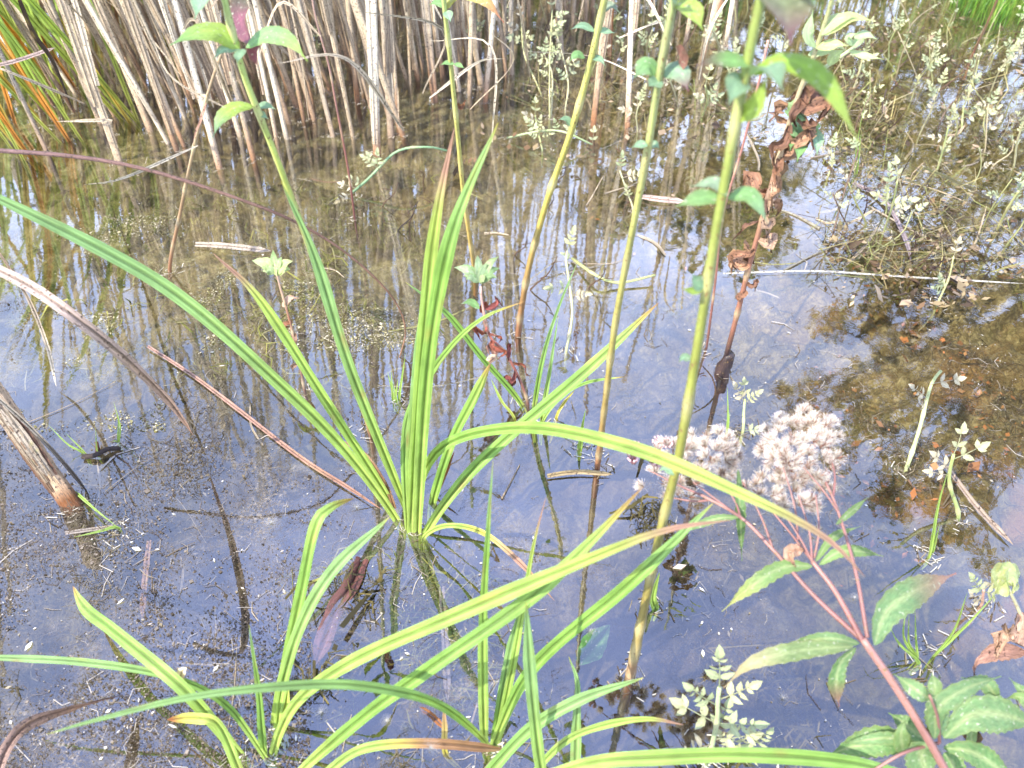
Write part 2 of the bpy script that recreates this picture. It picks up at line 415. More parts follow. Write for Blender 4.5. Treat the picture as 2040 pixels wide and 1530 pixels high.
p = N(n, 'ShaderNodeBsdfPrincipled', Roughness=0.75); p.inputs['Specular IOR Level'].default_value = 0.25
Lk(base, p.inputs['Base Color']); Lk(bp.outputs[0], p.inputs['Normal']); Lk(p.outputs[0], o.inputs[0])
M_BED = m; me.materials.append(m)
tag(link('ground', me), kind='structure')

# water: a gently uneven sheet, mirror by Fresnel over a clear body
def water_sheet():
    wx, wy = axis(-1.4, 1.4, 0.02, 8), axis(0.1, 2.6, 0.02, 8)
    wx = wx[(wx > -4.5) & (wx < 4)]; wy = wy[(wy > -0.25) & (wy < 5.5)]
    A, B = np.meshgrid(wx, wy); V = np.stack([A, B, np.zeros_like(A)], -1).reshape(-1, 3)
    i = np.arange(A.size).reshape(A.shape); q = np.stack([i[:-1, :-1], i[:-1, 1:], i[1:, 1:], i[1:, :-1]], -1).reshape(-1, 4)
    me = bpy.data.meshes.new('water'); me.from_pydata(V.tolist(), [], q.tolist()); me.polygons.foreach_set('use_smooth', [True] * len(q))
    return me
m, n, o = mat_base('pond_water'); Lk = n.links.new
geo = N(n, 'ShaderNodeNewGeometry')
w1 = ns(5.0, 2, 0.5); w2 = ns(34.0, 3, 0.55, 0.5); w3 = ns(190.0, 3, 0.6)
a1 = N(n, 'ShaderNodeMath', operation='MULTIPLY_ADD'); Lk(w2.outputs['Fac'], a1.inputs[0]); a1.inputs[1].default_value = 0.16; Lk(w1.outputs['Fac'], a1.inputs[2])
dustmask = ns(7.0, 5, 0.65, 0.6)
dm = rng_(dustmask.outputs['Fac'], 0.46, 0.66)
a2 = N(n, 'ShaderNodeMath', operation='MULTIPLY'); Lk(w3.outputs['Fac'], a2.inputs[0]); Lk(rng_(dustmask.outputs['Fac'], 0.42, 0.66, 0.004, 0.05), a2.inputs[1])
a3 = N(n, 'ShaderNodeMath', operation='ADD'); Lk(a1.outputs[0], a3.inputs[0]); Lk(a2.outputs[0], a3.inputs[1])
bw = N(n, 'ShaderNodeBump', Strength=0.9, Distance=0.0005); Lk(a3.outputs[0], bw.inputs['Height'])
# Schlick's Fresnel term, the same from above and from below, so that light also gets down to the bed
dt = N(n, 'ShaderNodeVectorMath', operation='DOT_PRODUCT'); Lk(geo.outputs['Incoming'], dt.inputs[0]); Lk(bw.outputs[0], dt.inputs[1])
ab = N(n, 'ShaderNodeMath', operation='ABSOLUTE'); Lk(dt.outputs['Value'], ab.inputs[0])
om = N(n, 'ShaderNodeMath', operation='SUBTRACT'); om.inputs[0].default_value = 1.0; Lk(ab.outputs[0], om.inputs[1]); om.use_clamp = True
pw = N(n, 'ShaderNodeMath', operation='POWER'); Lk(om.outputs[0], pw.inputs[0]); pw.inputs[1].default_value = 4.2
fr = N(n, 'ShaderNodeMapRange'); fr.inputs['To Min'].default_value = 0.165; fr.inputs['To Max'].default_value = 1.0; Lk(pw.outputs[0], fr.inputs['Value'])
gl = N(n, 'ShaderNodeBsdfGlossy', Roughness=0.012); gl.inputs['Color'].default_value = (0.95, 0.96, 1, 1); Lk(bw.outputs[0], gl.inputs['Normal'])
tp = N(n, 'ShaderNodeBsdfTransparent'); tp.inputs['Color'].default_value = (0.93, 0.92, 0.84, 1)
ms = N(n, 'ShaderNodeMixShader'); Lk(fr.outputs[0], ms.inputs[0]); Lk(tp.outputs[0], ms.inputs[1]); Lk(gl.outputs[0], ms.inputs[2])
df = N(n, 'ShaderNodeBsdfDiffuse'); sp = N(n, 'ShaderNodeSeparateXYZ'); Lk(geo.outputs['Position'], sp.inputs[0])
oly = rng_(sp.outputs['Y'], 0.50, 0.72)
clump = ns(34, 5, 0.7, 0.8)
dark_ = mixn(oly, (0.045, 0.034, 0.022), (0.06, 0.05, 0.016)); pale_ = mixn(oly, (0.27, 0.235, 0.20), (0.34, 0.30, 0.15))
tone = N(n, 'ShaderNodeMath', operation='MULTIPLY'); Lk(rng_(ns(300, 4, 0.8).outputs['Fac'], 0.36, 0.6, .25, 1), tone.inputs[0]); Lk(rng_(clump.outputs['Fac'], 0.36, 0.62), tone.inputs[1])
dc = mixn(tone.outputs[0], dark_, pale_); Lk(dc, df.inputs['Color'])
fn = ns(900.0, 3, 0.8); fl = ns(260.0, 5, 0.75, 1.5)
fm = N(n, 'ShaderNodeMath', operation='MULTIPLY'); lf = N(n, 'ShaderNodeMath', operation='MULTIPLY'); Lk(dm, lf.inputs[0]); Lk(rng_(sp.outputs['X'], 0.34, -0.12, 0.30, 1.75), lf.inputs[1])
Lk(lf.outputs[0], fm.inputs[0]); Lk(rng_(fl.outputs['Fac'], 0.45, 0.62, 0.0, 0.60), fm.inputs[1])
ms2 = N(n, 'ShaderNodeMixShader'); Lk(fm.outputs[0], ms2.inputs[0]); Lk(ms.outputs[0], ms2.inputs[1]); Lk(df.outputs[0], ms2.inputs[2])
Lk(ms2.outputs[0], o.inputs[0])
wm = water_sheet(); wm.materials.append(m); tag(link('water', wm), kind='structure')

# ------------------------------------------------------------------ trees and bushes beyond the pond (seen mirrored in the water)
def leaf_cloud(mb_name, centers, radii, n, size, cols, parent, mat=M_CROWN):
    pts = []; k = len(centers); centers = np.array(centers); radii = np.array(radii)
    ci = rng.integers(0, k, n); d = rng.normal(size=(n, 3)); d /= np.linalg.norm(d, axis=1)[:, None]
    rr = radii[ci][:, None] * (rng.random((n, 1)) ** 0.5)
    c = centers[ci] + d * rr * np.array([1, 1, 0.8])
    a = rng.normal(size=(n, 3)); a /= np.linalg.norm(a, axis=1)[:, None]
    b = np.cross(a, rng.normal(size=(n, 3))); b /= np.linalg.norm(b, axis=1)[:, None]
    s = size * rng.uniform(0.6, 1.3, (n, 1))
    V = np.stack([c - a * s, c - b * s * 0.45, c + a * s, c + b * s * 0.45], 1).reshape(-1, 3) - np.array(parent.location)
    F = np.arange(4 * n).reshape(-1, 4).tolist()
    cc = np.array(cols)[rng.integers(0, len(cols), n)] * rng.uniform(0.7, 1.3, (n, 1))
    C = np.repeat(cc, 4, 0); U = np.tile(np.array([[0, 0], [0, 1], [1, 1], [1, 0]], float), (n, 1))
    return link(mb_name, mesh(mb_name, V, F, C, U, mat, smooth=False), parent)
def tree(name, label, cat, base, height, crown_c, crown_r, nleaf, size, cols, nclump=26, group=None, cl=(0.16, 0.34)):
    root = thing(name, label, cat, base, group); mb = MB(); top = Vector(crown_c)
    tr = tube(mb, [base - Vector((0, 0, 0.3)), base.lerp(top, 0.35) + Vector((0.1, 0, 0)), base.lerp(top, 0.8), top + Vector((0, 0, crown_r * 0.4))],
              height * 0.022, height * 0.006, [(0, (0.10, 0.08, 0.06)), (1, (0.16, 0.13, 0.09))], n=16, sides=8, rough=0.08)
    part('trunk', mb, M_BARK, root)
    cs, rs = [], []; mb = MB()
    for i in range(nclump):
        d = Vector((rnd.gauss(0, 1), rnd.gauss(0, 1), rnd.gauss(0, 0.8))).normalized() * crown_r * rnd.uniform(0.45, 1.0)
        c = top + d
        if c.z < base.z + height * 0.12: c.z = base.z + height * 0.12 + rnd.random() * 0.3
        cs.append(tuple(c)); rs.append(crown_r * rnd.uniform(*cl))
        st = tr[rnd.randint(5, 13)]
        tube(mb, [st, st.lerp(c, 0.5) + Vector((0, 0, 0.1)), c], height * 0.007, height * 0.0015, [(0, (0.12, 0.09, 0.07)), (1, (0.15, 0.12, 0.08))], n=7, sides=5)
    part('branches', mb, M_BARK, root)
    leaf_cloud('crown', cs, rs, nleaf, size, cols, root)
    return root
GRN = [(0.05, 0.085, 0.018), (0.07, 0.11, 0.025), (0.035, 0.06, 0.015), (0.10, 0.12, 0.03)]
OLV = [(0.15, 0.16, 0.045), (0.20, 0.19, 0.06), (0.10, 0.12, 0.03)]
AUT = [(0.22, 0.18, 0.06), (0.42, 0.19, 0.05), (0.46, 0.24, 0.08), (0.13, 0.14, 0.04), (0.17, 0.16, 0.06)]
# (mirror pixel of crown centre, distance, radius)
specs = [
    ('willow_bush', 'dark green willow bush behind the left end of the reeds', 'bush', (150, 60), 6.5, 2.1, 6500, 0.07, GRN),
    ('willow_bush', 'broad olive bush behind the middle of the reed bed', 'bush', (650, 60), 7.5, 2.4, 8000, 0.07, OLV + GRN),
    ('willow_bush', 'dark bush mirrored above the pale parsnip stems', 'bush', (1120, 40), 7.0, 1.9, 6500, 0.07, GRN),
    ('alder_tree', 'green tree mirrored behind the dead brown herb', 'tree', (1420, 170), 8.0, 1.9, 7000, 0.075, GRN + OLV),
    ('alder_tree', 'tree at the far right shore with thin olive crown', 'tree', (1980, 160), 7.0, 1.9, 7500, 0.06, OLV),
]
for nm, lb, ct, (px, py), D, r, nl, sz, cl in specs:
    c = mirror(px, py, D); b = Vector((c.x, c.y, 0.35))
    tree(nm, lb, ct, b, c.z + r, c, r, nl, sz, cl)
c = mirror(1950, 800, 4.2)
tree('maple_tree', 'tree with orange and olive autumn leaves mirrored at the right side of the water', 'tree', Vector((c.x + 1.6, c.y + 0.6, 0.35)), c.z + 1, c, 1.5, 14000, 0.033, AUT, nclump=150, cl=(0.05, 0.13))

# ------------------------------------------------------------------ dead reed stalks
STRAW = (0.52, 0.41, 0.27); STRAWL = (0.76, 0.65, 0.47); GREY = (0.38, 0.31, 0.22); RUST = (0.30, 0.11, 0.03); DARK = (0.05, 0.035, 0.03); PINK = (0.46, 0.35, 0.23)
def reed(base, top, w, col, label, group=None, rust=0.5, strips=1, first_name='reed_stalk'):
    root = thing('reed_stalk', label, 'reed', base, group)
    L = (top - base).length
    mb = MB(); b0 = under(base, 0.06)
    mid = base.lerp(top, 0.5) + Vector((rnd.uniform(-1, 1), rnd.uniform(-1, 1), 0)) * 0.008
    rb = mixc(col, RUST, rust); rl = min(0.12, 0.035 / max(L, 0.1)) 
    st = [(0, DARK), (0.06, DARK), (0.075, rb), (0.075 + rl * 0.7, mixc(rb, col, 0.4)), (0.1 + rl * 1.7, col), (0.5, mixc(col, STRAWL, 0.3)), (1, col)]
    tube(mb, [b0, base, mid, top], w * 0.40, w * 0.29, st, n=26, sides=9, flat=rnd.uniform(0.55, 0.85), rough=0.10, wob=0.03)
    part('stalk', mb, M_DRY, root)
    for k in range(strips):                                  # dry sheath strips hugging or peeling from the stalk
        mb = MB(); f0 = rnd.uniform(0.0, 0.25); f1 = f0 + rnd.uniform(0.25, 0.6)
        off = Vector((rnd.uniform(-1, 1), -rnd.uniform(0.4, 1), 0)).normalized() * w * 0.52
        peel = Vector((rnd.uniform(-1, 1), rnd.uniform(-0.7, 0.5), 0)) * rnd.choice([0.004, 0.01, 0.03])
        A, B = base.lerp(top, f0) + off, base.lerp(top, min(f1, 1)) + off * 0.9 + peel
        cc = mixc(col, rnd.choice([STRAWL, GREY, PINK, STRAW]), rnd.uniform(0.3, 0.9))
        blade(mb, [A, A.lerp(B, 0.5) + peel * 0.1, B], w * rnd.uniform(0.35, 0.8), [(0, mixc(cc, rb, 0.4)), (0.2, cc), (1, cc)], n=14, tip=0.3, base=0.8,
              fold=-0.7, crease=True, wav=0.15)
        part('sheath', mb, M_DRY, root)
    return root
front_reeds = [
    ((437, 335), (326, -30), 17, STRAWL, 0.8, 'pale stalk with rust foot, frontmost where the reeds lean left', 2),
    ((751, 308), (738, -30), 19, STRAWL, 0.9, 'brightest straight cream stalk in the middle, orange at its foot', 2),
    ((779, 272), (764, -30), 18, GREY, 0.3, 'thick grey stalk touching the right side of the brightest cream stalk', 2),
    ((793, 250), (773, 30), 11, STRAW, 0.9, 'thin orange-footed stalk right of the thick grey one', 1),
    ((712, 204), (686, -30), 13, STRAW, 0.9, 'stalk with glowing orange foot left of the brightest cream stalk', 1),
    ((677, 173), (652, -30), 13, STRAW, 0.4, 'plain brownish stalk with its foot further back among the middle reeds', 1),
    ((617, 235), (566, -30), 10, PINK, 0.7, 'thin pinkish stalk beside its equally thin neighbour, left of middle', 1),
    ((605, 240), (555, -30), 11, STRAW, 0.7, 'thin straw stalk just left of the thin pinkish one', 1),
    ((571, 275), (505, -30), 12, STRAWL, 0.2, 'pale slender stalk passing behind the tall mint with purple leaves', 1),
    ((867, 204), (846, -30), 16, GREY, 0.7, 'grey stalk with rusty foot behind the two tall sedge tips', 2),
    ((935, 187), (938, -30), 11, STRAW, 0.3, 'upright tan stalk just right of the yellow mint stem', 1),
    ((967, 204), (990, -30), 12, STRAWL, 0.9, 'cream stalk leaning right with a bright orange foot', 1),
    ((915, 126), (903, -30), 20, STRAW, 0.3, 'thick tan stalk behind the yellow mint stem', 2),
    ((92, 300), (-14, 60), 12, GREY, 0.4, 'grey stalk leaning left at the left edge of the water', 1),
    ((238, 323), (124, -30), 19, STRAW, 0.2, 'thick split stalk leaning left, its dark foot torn', 3),
    ((200, 245), (95, -30), 14, GREY, 0.3, 'dull grey stalk behind the thick split one', 1),
    ((300, 262), (180, -30), 17, STRAW, 0.4, 'tan stalk right of the thick split one', 2),
    ((352, 300), (243, -30), 15, PINK, 0.6, 'pinkish stalk crossing behind the brown herb stem', 2),
    ((505, 318), (410, -30), 14, STRAW, 0.8, 'tan stalk with dark wet foot left of the slender pale one', 2),
    ((478, 270), (385, -30), 13, STRAWL, 0.4, 'cream stalk half hidden behind the mint leaves', 1),
    ((1182, 250), (1216, -30), 15, PINK, 0.9, 'blotched pinkish stalk with orange foot beside the leaning mint stem', 2),
    ((1250, 255), (1268, -30), 14, STRAWL, 0.9, 'lone upright cream stalk with brown-orange foot, right of the leaning mint', 1),
    ((1214, 112), (1222, -30), 12, RUST, 0.6, 'rusty brown stalk further back beyond the blotched one', 1),
    ((1401, 112), (1434, -30), 10, STRAWL, 0.8, 'cream stalk with orange foot behind the purple hanging leaf', 1),
    ((1365, 88), (1386, -30), 10, STRAWL, 0.5, 'short-footed pale stalk left of the one behind the purple leaf', 1),
    ((1448, 75), (1466, -30), 12, STRAWL, 0.1, 'whitest stalk at the right end of the reeds', 1),
    ((1120, 110), (1105, -30), 12, GREY, 0.2, 'dim grey stalk behind the pale parsnip leaves', 1),
    ((1020, 150), (1018, -30), 11, GREY, 0.2, 'dim grey stalk between reeds and pale parsnip', 1),
]
for (bx, by, w_, h_, lb) in ((-40, 600, 13, .9, 'dark tall reed just beyond the left edge, mirrored near the dangling straw'), (-75, 700, 15, 1.0, 'thick reed beyond the left edge, mirrored beside the broad dead leaf'),
                         (-80, 930, 12, .8, 'reed beyond the left edge, mirrored above the cut reed'), (-110, 1050, 14, .9, 'reed beyond the lower left edge, mirrored in the muddy water')):
    B = at(bx, by, 0); reed(B, B + Vector((-.42, .05, 1)).normalized() * h_, w_ * .001, GREY, lb, 'reeds standing beyond the left edge', .3, 1)
def extend(b, t, H):
    d = (t - b); return b + d * (H / max(d.z, 0.02))
for (b, t, w, col, ru, lb, ns_) in front_reeds:
    B = at(*b, 0); 
    # the stalk goes up through its upper pixel; choose the height there so that it stands nearly upright in depth
    dh = Vector((B.x, B.y, 0)).length
    r = ray(*t); k = (B.y + 0.03) / r.y; T = CAMP + r * k
    T = extend(B, T, rnd.uniform(0.65, 1.15))
    reed(B, T, w * depth(B) / FPX, mul(col, rnd.uniform(0.9, 1.1)), lb, 'dead reed stalks standing in the pond', ru, ns_)
protos = []
mb = MB()
for k in range(520):
    B = at(rnd.uniform(-150, 1330), rnd.choice([40, 90, -30, -60]) - rnd.uniform(10, 330), 0)
    if B.x > .9 and rnd.random() < .5: continue
    ln = Vector((-0.1 + 0.12 * B.x + rnd.gauss(0, .06), rnd.gauss(0, .06), 1)) * rnd.uniform(.6, 1.15); c = mul(rnd.choice([STRAW, STRAWL, GREY, PINK]), rnd.uniform(.7, 1.1))
    tube(mb, [B - Vector((0, 0, .05)), B + ln * .5, B + ln], rnd.uniform(.003, .006), .0025, [(0, mixc(c, RUST, .5)), (.2, c), (1, c)], n=8, sides=5)
tag(link('distant_reeds', mb.mesh('distant_reeds', M_DRY)), kind='stuff')
def lean_at(B):
    # reeds at the left lean left, those at the right slightly right
    return Vector((-0.12 + 0.18 * (B.x + 0.2), 0.05, 0))
spots = []
for k in range(262):
    for _ in range(40):
        px, py = rnd.uniform(60, 1010), rnd.triangular(-130, 300, 150)
        if rnd.random() < 0.1: px = rnd.uniform(1010, 1480); py = rnd.uniform(-180, 70)
        lim = 300 - 0.00013 * (px - 620) ** 2 if px < 1010 else 200
        if px > 820 and px < 1010: lim = 190
        if px < 200 and rnd.random() < 0.3: continue
        if py < lim:
            B = at(px, py, 0)
            if all((B - q).length > 0.022 for q in spots): break
    spots.append(B)
for k, B in enumerate(spots):
    L = rnd.uniform(0.55, 1.2); ln = lean_at(B) + Vector((rnd.gauss(0, 0.05), rnd.gauss(0, 0.06), 0))
    if rnd.random() < 0.07: ln += Vector((rnd.gauss(0, 0.3), rnd.gauss(0, 0.2), 0))
    col = rnd.choice([STRAW, STRAW, STRAWL, GREY, PINK, mixc(STRAW, GREY, 0.5)])
    if len(protos) < 26:
        o = reed(B, B + (Vector((0, 0, 1)) + ln) * L, rnd.uniform(0.006, 0.013), col, 'dead straw-coloured reed stalk standing in the dense reed bed',
                 'dead reed stalks packed in the reed bed', rnd.uniform(0.1, 0.9), rnd.choice([1, 1, 2]))
        o['lx'], o['ly'] = ln.x, ln.y; protos.append(o)
    else:
        s = rnd.choice(protos); o = copy_tree(s); o.location = B
        o.rotation_euler = (-(ln.y - s['ly']), ln.x - s['lx'], rnd.uniform(-0.3, 0.3)); sc = rnd.uniform(0.8, 1.15); o.scale = (sc, sc, rnd.uniform(0.8, 1.2))
for o in protos: 
    del o['lx'], o['ly']
for o in bpy.data.objects:
    if 'lx' in o: del o['lx']; del o['ly']

# loose dry leaf strips hanging and lying among the reeds
for k in range(34):
    px, py = rnd.uniform(60, 1400), rnd.uniform(-60, 300)
    if px > 1000 and py > 120: py -= 120
    A = at(px, py, rnd.uniform(0.0, 0.35)); d = Vector((rnd.gauss(-0.2, 0.6), rnd.gauss(0, 0.3), rnd.gauss(0.7, 0.5))).normalized() * rnd.uniform(0.06, 0.18)
    B = A + d; B.z = max(B.z, 0.004); Mi = A.lerp(B, 0.5) + Vector((rnd.gauss(0, 1), rnd.gauss(0, 1), abs(rnd.gauss(0, 1)))) * 0.03
    mb = MB(); c = rnd.choice([STRAW, STRAWL, PINK, GREY])
    blade(mb, [A, Mi, B], rnd.uniform(0.002, 0.005), [(0, c), (1, mixc(c, STRAWL, 0.5))], n=16, tip=0.5, base=0.4, twist=rnd.uniform(-2, 2))
    tag(link('dry_leaf_strip', mb.mesh('dry_leaf_strip', M_DRY, A), None, A), 'loose dry leaf strip caught among the reed stalks', 'dead leaf', 'loose dry leaf strips among the reeds')

# green and orange iris blades at the left behind the reeds
IRG = [(0, (0.10, 0.07, 0.03)), (0.1, (0.30, 0.32, 0.06)), (0.4, (0.26, 0.38, 0.06)), (1, (0.30, 0.40, 0.09))]
IRO = [(0, (0.12, 0.06, 0.02)), (0.2, (0.50, 0.20, 0.03)), (0.6, (0.60, 0.32, 0.05)), (1, (0.35, 0.30, 0.06))]
IRY = [(0, (0.3, 0.2, 0.04)), (0.4, (0.55, 0.42, 0.05)), (1, (0.40, 0.42, 0.08))]
for k in range(34):
    px, py = rnd.triangular(-200, 430, 110), rnd.uniform(-60, 330)
    if px > 230: py = py * .75 + 10
    B = at(px, py, 0); B.z = -0.03
    root = thing('iris_plant', 'clump of green and orange iris blades behind the leaning reeds at left', 'iris', B, 'iris clumps behind the reeds')
    for j in range(rnd.randint(3, 5)):
        L = rnd.uniform(0.35, 0.75); ln = Vector((rnd.gauss(-0.30, 0.16), rnd.gauss(0.0, 0.2), 1)).normalized()
        bend = Vector((rnd.uniform(-0.35, 0.05), rnd.gauss(0, .1), -0.12)) * L
        b0 = B + Vector((rnd.gauss(0, .012), rnd.gauss(0, .012), 0)); mb = MB()
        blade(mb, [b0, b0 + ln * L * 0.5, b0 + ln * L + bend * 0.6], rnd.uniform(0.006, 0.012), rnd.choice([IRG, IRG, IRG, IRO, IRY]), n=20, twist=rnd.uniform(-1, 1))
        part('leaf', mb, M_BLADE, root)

# ------------------------------------------------------------------ sedges: strap-leaved plants
GBASE = (0.42, 0.50, 0.11); GMID = (0.19, 0.33, 0.065); GLITE = (0.28, 0.41, 0.09); GBLUE = (0.22, 0.36, 0.13); BRN = (0.32, 0.17, 0.08); PNK = (0.42, 0.24, 0.17); YEL = (0.48, 0.42, 0.08)
def gr(tip='g', b='y'):
    s = [(0, GBASE if b == 'y' else mixc(GBASE, BRN, 0.4)), (0.12, mixc(GBASE, GLITE, 0.5)), (0.3, GMID if rnd.random() < .5 else GLITE)]
    if tip == 'g': s += [(0.75, GBLUE if rnd.random() < .6 else GMID), (0.97, GBLUE), (1, YEL)]
    if tip == 'b': s += [(0.7, GMID), (0.9, GLITE), (0.95, mixc(YEL, BRN, 0.4)), (1, BRN)]
    if tip == 'p': s += [(0.72, GLITE), (0.86, mixc(YEL, GLITE, 0.75)), (0.93, PNK), (1, PNK)]
    if tip == 'B': s += [(0.52, GLITE), (0.62, mixc(YEL, BRN, 0.4)), (0.7, BRN), (1, mul(BRN, 0.6))]
    return s
def sedge(label, basepx, leaves):
    B = at(*basepx, 0); root = thing('sedge_plant', label, 'sedge', B)
    for L in leaves:
        pts, w, stops = L[0], L[1], L[2]; kw = dict(L[3]) if len(L) > 3 else {}; nound = kw.pop('nound', False); lab = kw.pop('lab', None)
        P = path(pts)
        if P[0].z < 0.004 and not nound: P = [P[0] + Vector(((B.x - P[0].x) * 0.3, (B.y - P[0].y) * 0.3, -0.04))] + P
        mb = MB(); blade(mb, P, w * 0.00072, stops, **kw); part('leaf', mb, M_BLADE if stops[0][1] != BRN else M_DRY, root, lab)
    return root
R = random.Random(3)
sedge('large sedge clump in the middle, one leaf arching over the fluffy seed heads', (820, 1055), [
    ([(790, 1035, 0), (690, 900), (560, 768), (330, 572), (0, 397, .34), (-160, 335, .36)], 14.5, gr('g')),
    ([(778, 1000, 0), (650, 800), (520, 600), (425, 505, .27)], 12, gr('p')),
    ([(808, 1010, 0), (700, 740), (630, 520), (560, 360, .34)], 12.5, gr('g')),
    ([(832, 1060, 0), (842, 850), (862, 650), (905, 450), (992, 245, .40)], 15, gr('g')),
    ([(818, 1060, 0), (830, 850), (850, 600), (870, 430), (905, 255, .39)], 13, gr('p')),
    ([(812, 1055, 0), (806, 880), (825, 800, .1), (890, 700), (960, 635), (1045, 600, .22)], 9.5, gr('b'), dict(tip=.4)),
    ([(822, 1060, 0), (818, 900), (835, 700), (856, 520, .28)], 11, gr('g')),
    ([(862, 1000, 0), (900, 880), (945, 790), (978, 722, .15)], 12, gr('b', 'b'), dict(tip=.12)),
    ([(975, 722, .15), (985, 712, .155), (968, 716, .14)], 8, [(0, PNK), (1, STRAWL)], dict(tip=.3, nound=True, n=10)),
    ([(850, 1060, 0), (920, 960), (1010, 872), (1160, 745), (1312, 603, .2)], 14.5, gr('b')),
    ([(826, 1030, 0), (850, 930), (910, 875, .12), (1050, 852, .19), (1250, 890, .26), (1480, 985, .29), (1640, 1068, .28), (1722, 1148, .25)], 12.5, gr('p'), dict(tip=.3)),
    ([(845, 1070, 0), (890, 1047, .03), (960, 1060, .05), (1030, 1115, .045), (1105, 1197, .01)], 6.5, [(0, GBASE), (.45, GLITE), (.6, YEL), (.75, PNK), (1, PNK)]),
    ([(785, 1010, 0), (765, 960), (720, 900), (650, 868, .06)], 6, [(0, BRN), (.5, mul(BRN, .8)), (1, PNK)]),
    ([(868, 990, 0), (880, 960), (905, 900, .05)], 6, [(0, BRN), (1, RUST)]),
])
sedge('sedge clump left of the bottom centre, one broad leaf arching far right', (535, 1500), [
    ([(553, 1450, 0), (575, 1300), (600, 1180), (628, 1048, .17), (660, 1010, .175), (706, 992, .16)], 11, gr('b'), dict(tip=.15)),
    ([(548, 1440, 0), (590, 1270), (660, 1140), (776, 1030, .20)], 11.5, gr('g'), dict(tip=.2)),
    ([(528, 1500, 0), (516, 1380), (496, 1245, .16)], 8.5, gr('g'), dict(tip=.6)),
    ([(545, 1500, 0), (590, 1400), (700, 1318, .11), (900, 1228, .18), (1200, 1102, .25), (1330, 1055, .27), (1455, 1036, .27)], 12.5, gr('p'), dict(tip=.3)),
    ([(590, 1545, 0), (720, 1430), (850, 1335, .15), (1050, 1195), (1170, 1085), (1282, 968, .26)], 12, gr('b'), dict(tip=.2)),
    ([(490, 1560, 0), (440, 1450, .06), (395, 1430, .07), (333, 1434, .02)], 10.5, [(0, GBASE), (.5, GLITE), (.8, YEL), (.93, RUST), (1, RUST)]),
    ([(478, 1500, 0), (370, 1375, .07), (230, 1258, .08), (170, 1210, .06), (145, 1168, .035)], 13.5, gr('b'), dict(tip=.15)),
    ([(530, 1510, 0), (450, 1403, .04), (340, 1348, .07), (180, 1320, .08), (0, 1310, .08), (-90, 1312, .07)], 7.5, gr('g')),
    ([(640, 1550, 0), (720, 1492, .035), (850, 1480, .05), (1010, 1494, .03)], 9.5, gr('B'), dict(tip=.1)),
    ([(560, 1440, 0), (568, 1400), (575, 1370, .04)], 12, [(0, GBASE), (1, GBASE)]),
    ([(355, 1370, .062), (362, 1340, .075), (372, 1330, .08)], 9, [(0, PNK), (1, STRAWL)], dict(nound=True, n=10)),
])
sedge('sedge clump near the bottom centre with one leaf standing straight up', (980, 1480), [
    ([(965, 1478, 0), (962, 1250), (972, 1060), (982, 918, .25)], 10.5, gr('g'), dict(tip=.6)),
    ([(992, 1475, 0), (1028, 1290), (1060, 1100), (1087, 992, .2)], 8.5, gr('p'), dict(tip=.6)),
    ([(985, 1480, 0), (1060, 1330), (1250, 1165), (1420, 1003, .25)], 12, gr('g'), dict(tip=.2)),
    ([(985, 1480, 0), (1000, 1380), (1015, 1300, .06), (1035, 1215, .1)], 9, gr('g')),
    ([(975, 1490, 0), (940, 1450, .06), (880, 1405, .12), (800, 1378, .17), (650, 1362, .2), (400, 1385, .22), (200, 1432, .2), (93, 1463, .17)], 8.5, gr('g'), dict(tip=.5)),
    ([(888, 1500, 0), (886, 1450), (884, 1405, .05)], 6, [(0, YEL), (.5, YEL), (1, PNK)]),
    ([(885, 1450, 0), (865, 1430), (835, 1408, .0)], 7, [(0, RUST), (1, mul(RUST, .6))], dict(nound=True)),
])
sedge('sedge clump cut off by the bottom edge with short broad leaves right of centre', (1060, 1570), [
    ([(1085, 1590, .0), (1070, 1480), (1056, 1340), (1048, 1200, .2)], 11, gr('g'), dict(tip=.2)),
    ([(940, 1590, 0), (1040, 1465), (1150, 1395), (1282, 1350, .13)], 12, gr('g'), dict(tip=.25)),
    ([(1140, 1590, 0), (1148, 1440), (1150, 1360), (1133, 1308, .09)], 10.5, gr('g'), dict(tip=.4)),
    ([(1050, 1560, 0), (1120, 1480), (1200, 1445, .06), (1290, 1432, .08), (1362, 1444, .07)], 7.5, gr('p'), dict(tip=.3)),
    ([(960, 1600, .08), (1150, 1525, .12), (1300, 1508, .135), (1500, 1503, .135), (1700, 1520, .12), (1900, 1570, .1)], 12, gr('g')),
])
sedge('small sedge clump further back, a thin leaf slanting behind the large clump', (1075, 835), [
    ([(1040, 808, 0), (960, 712), (890, 625), (808, 562, .17)], 9.5, gr('g'), dict(tip=.3)),
    ([(1062, 830, 0), (1080, 720), (1110, 620), (1152, 518, .2)], 7.5, gr('g'), dict(tip=.6)),
    ([(1080, 830, 0), (1095, 740), (1112, 630, .12)], 7.5, gr('g'), dict(tip=.6)),
    ([(1082, 838, 0), (1120, 790), (1170, 762, .05), (1248, 750, .06)], 4.5, gr('b')),
    ([(1108, 832, 0), (1122, 805), (1146, 776, .03)], 4.5, [(0, YEL), (1, YEL)]),
    ([(1024, 832, 0), (1000, 800), (978, 755, .04)], 4, [(0, YEL), (1, GLITE)]),
])
def sprout(label, basepx, leaves, w=3.0, cols=None):
    B = at(*basepx, 0); root = thing('grass_sprout', label, 'grass sprout', B)
    for pts in leaves:
        P = path(pts); mb = MB(); P = [P[0] + Vector((0, 0, -.02))] + P
        blade(mb, P, w * .001, cols or [(0, GBASE), (.3, GLITE), (1, GLITE)], n=14, tip=.6); part('leaf', mb, M_BLADE, root)
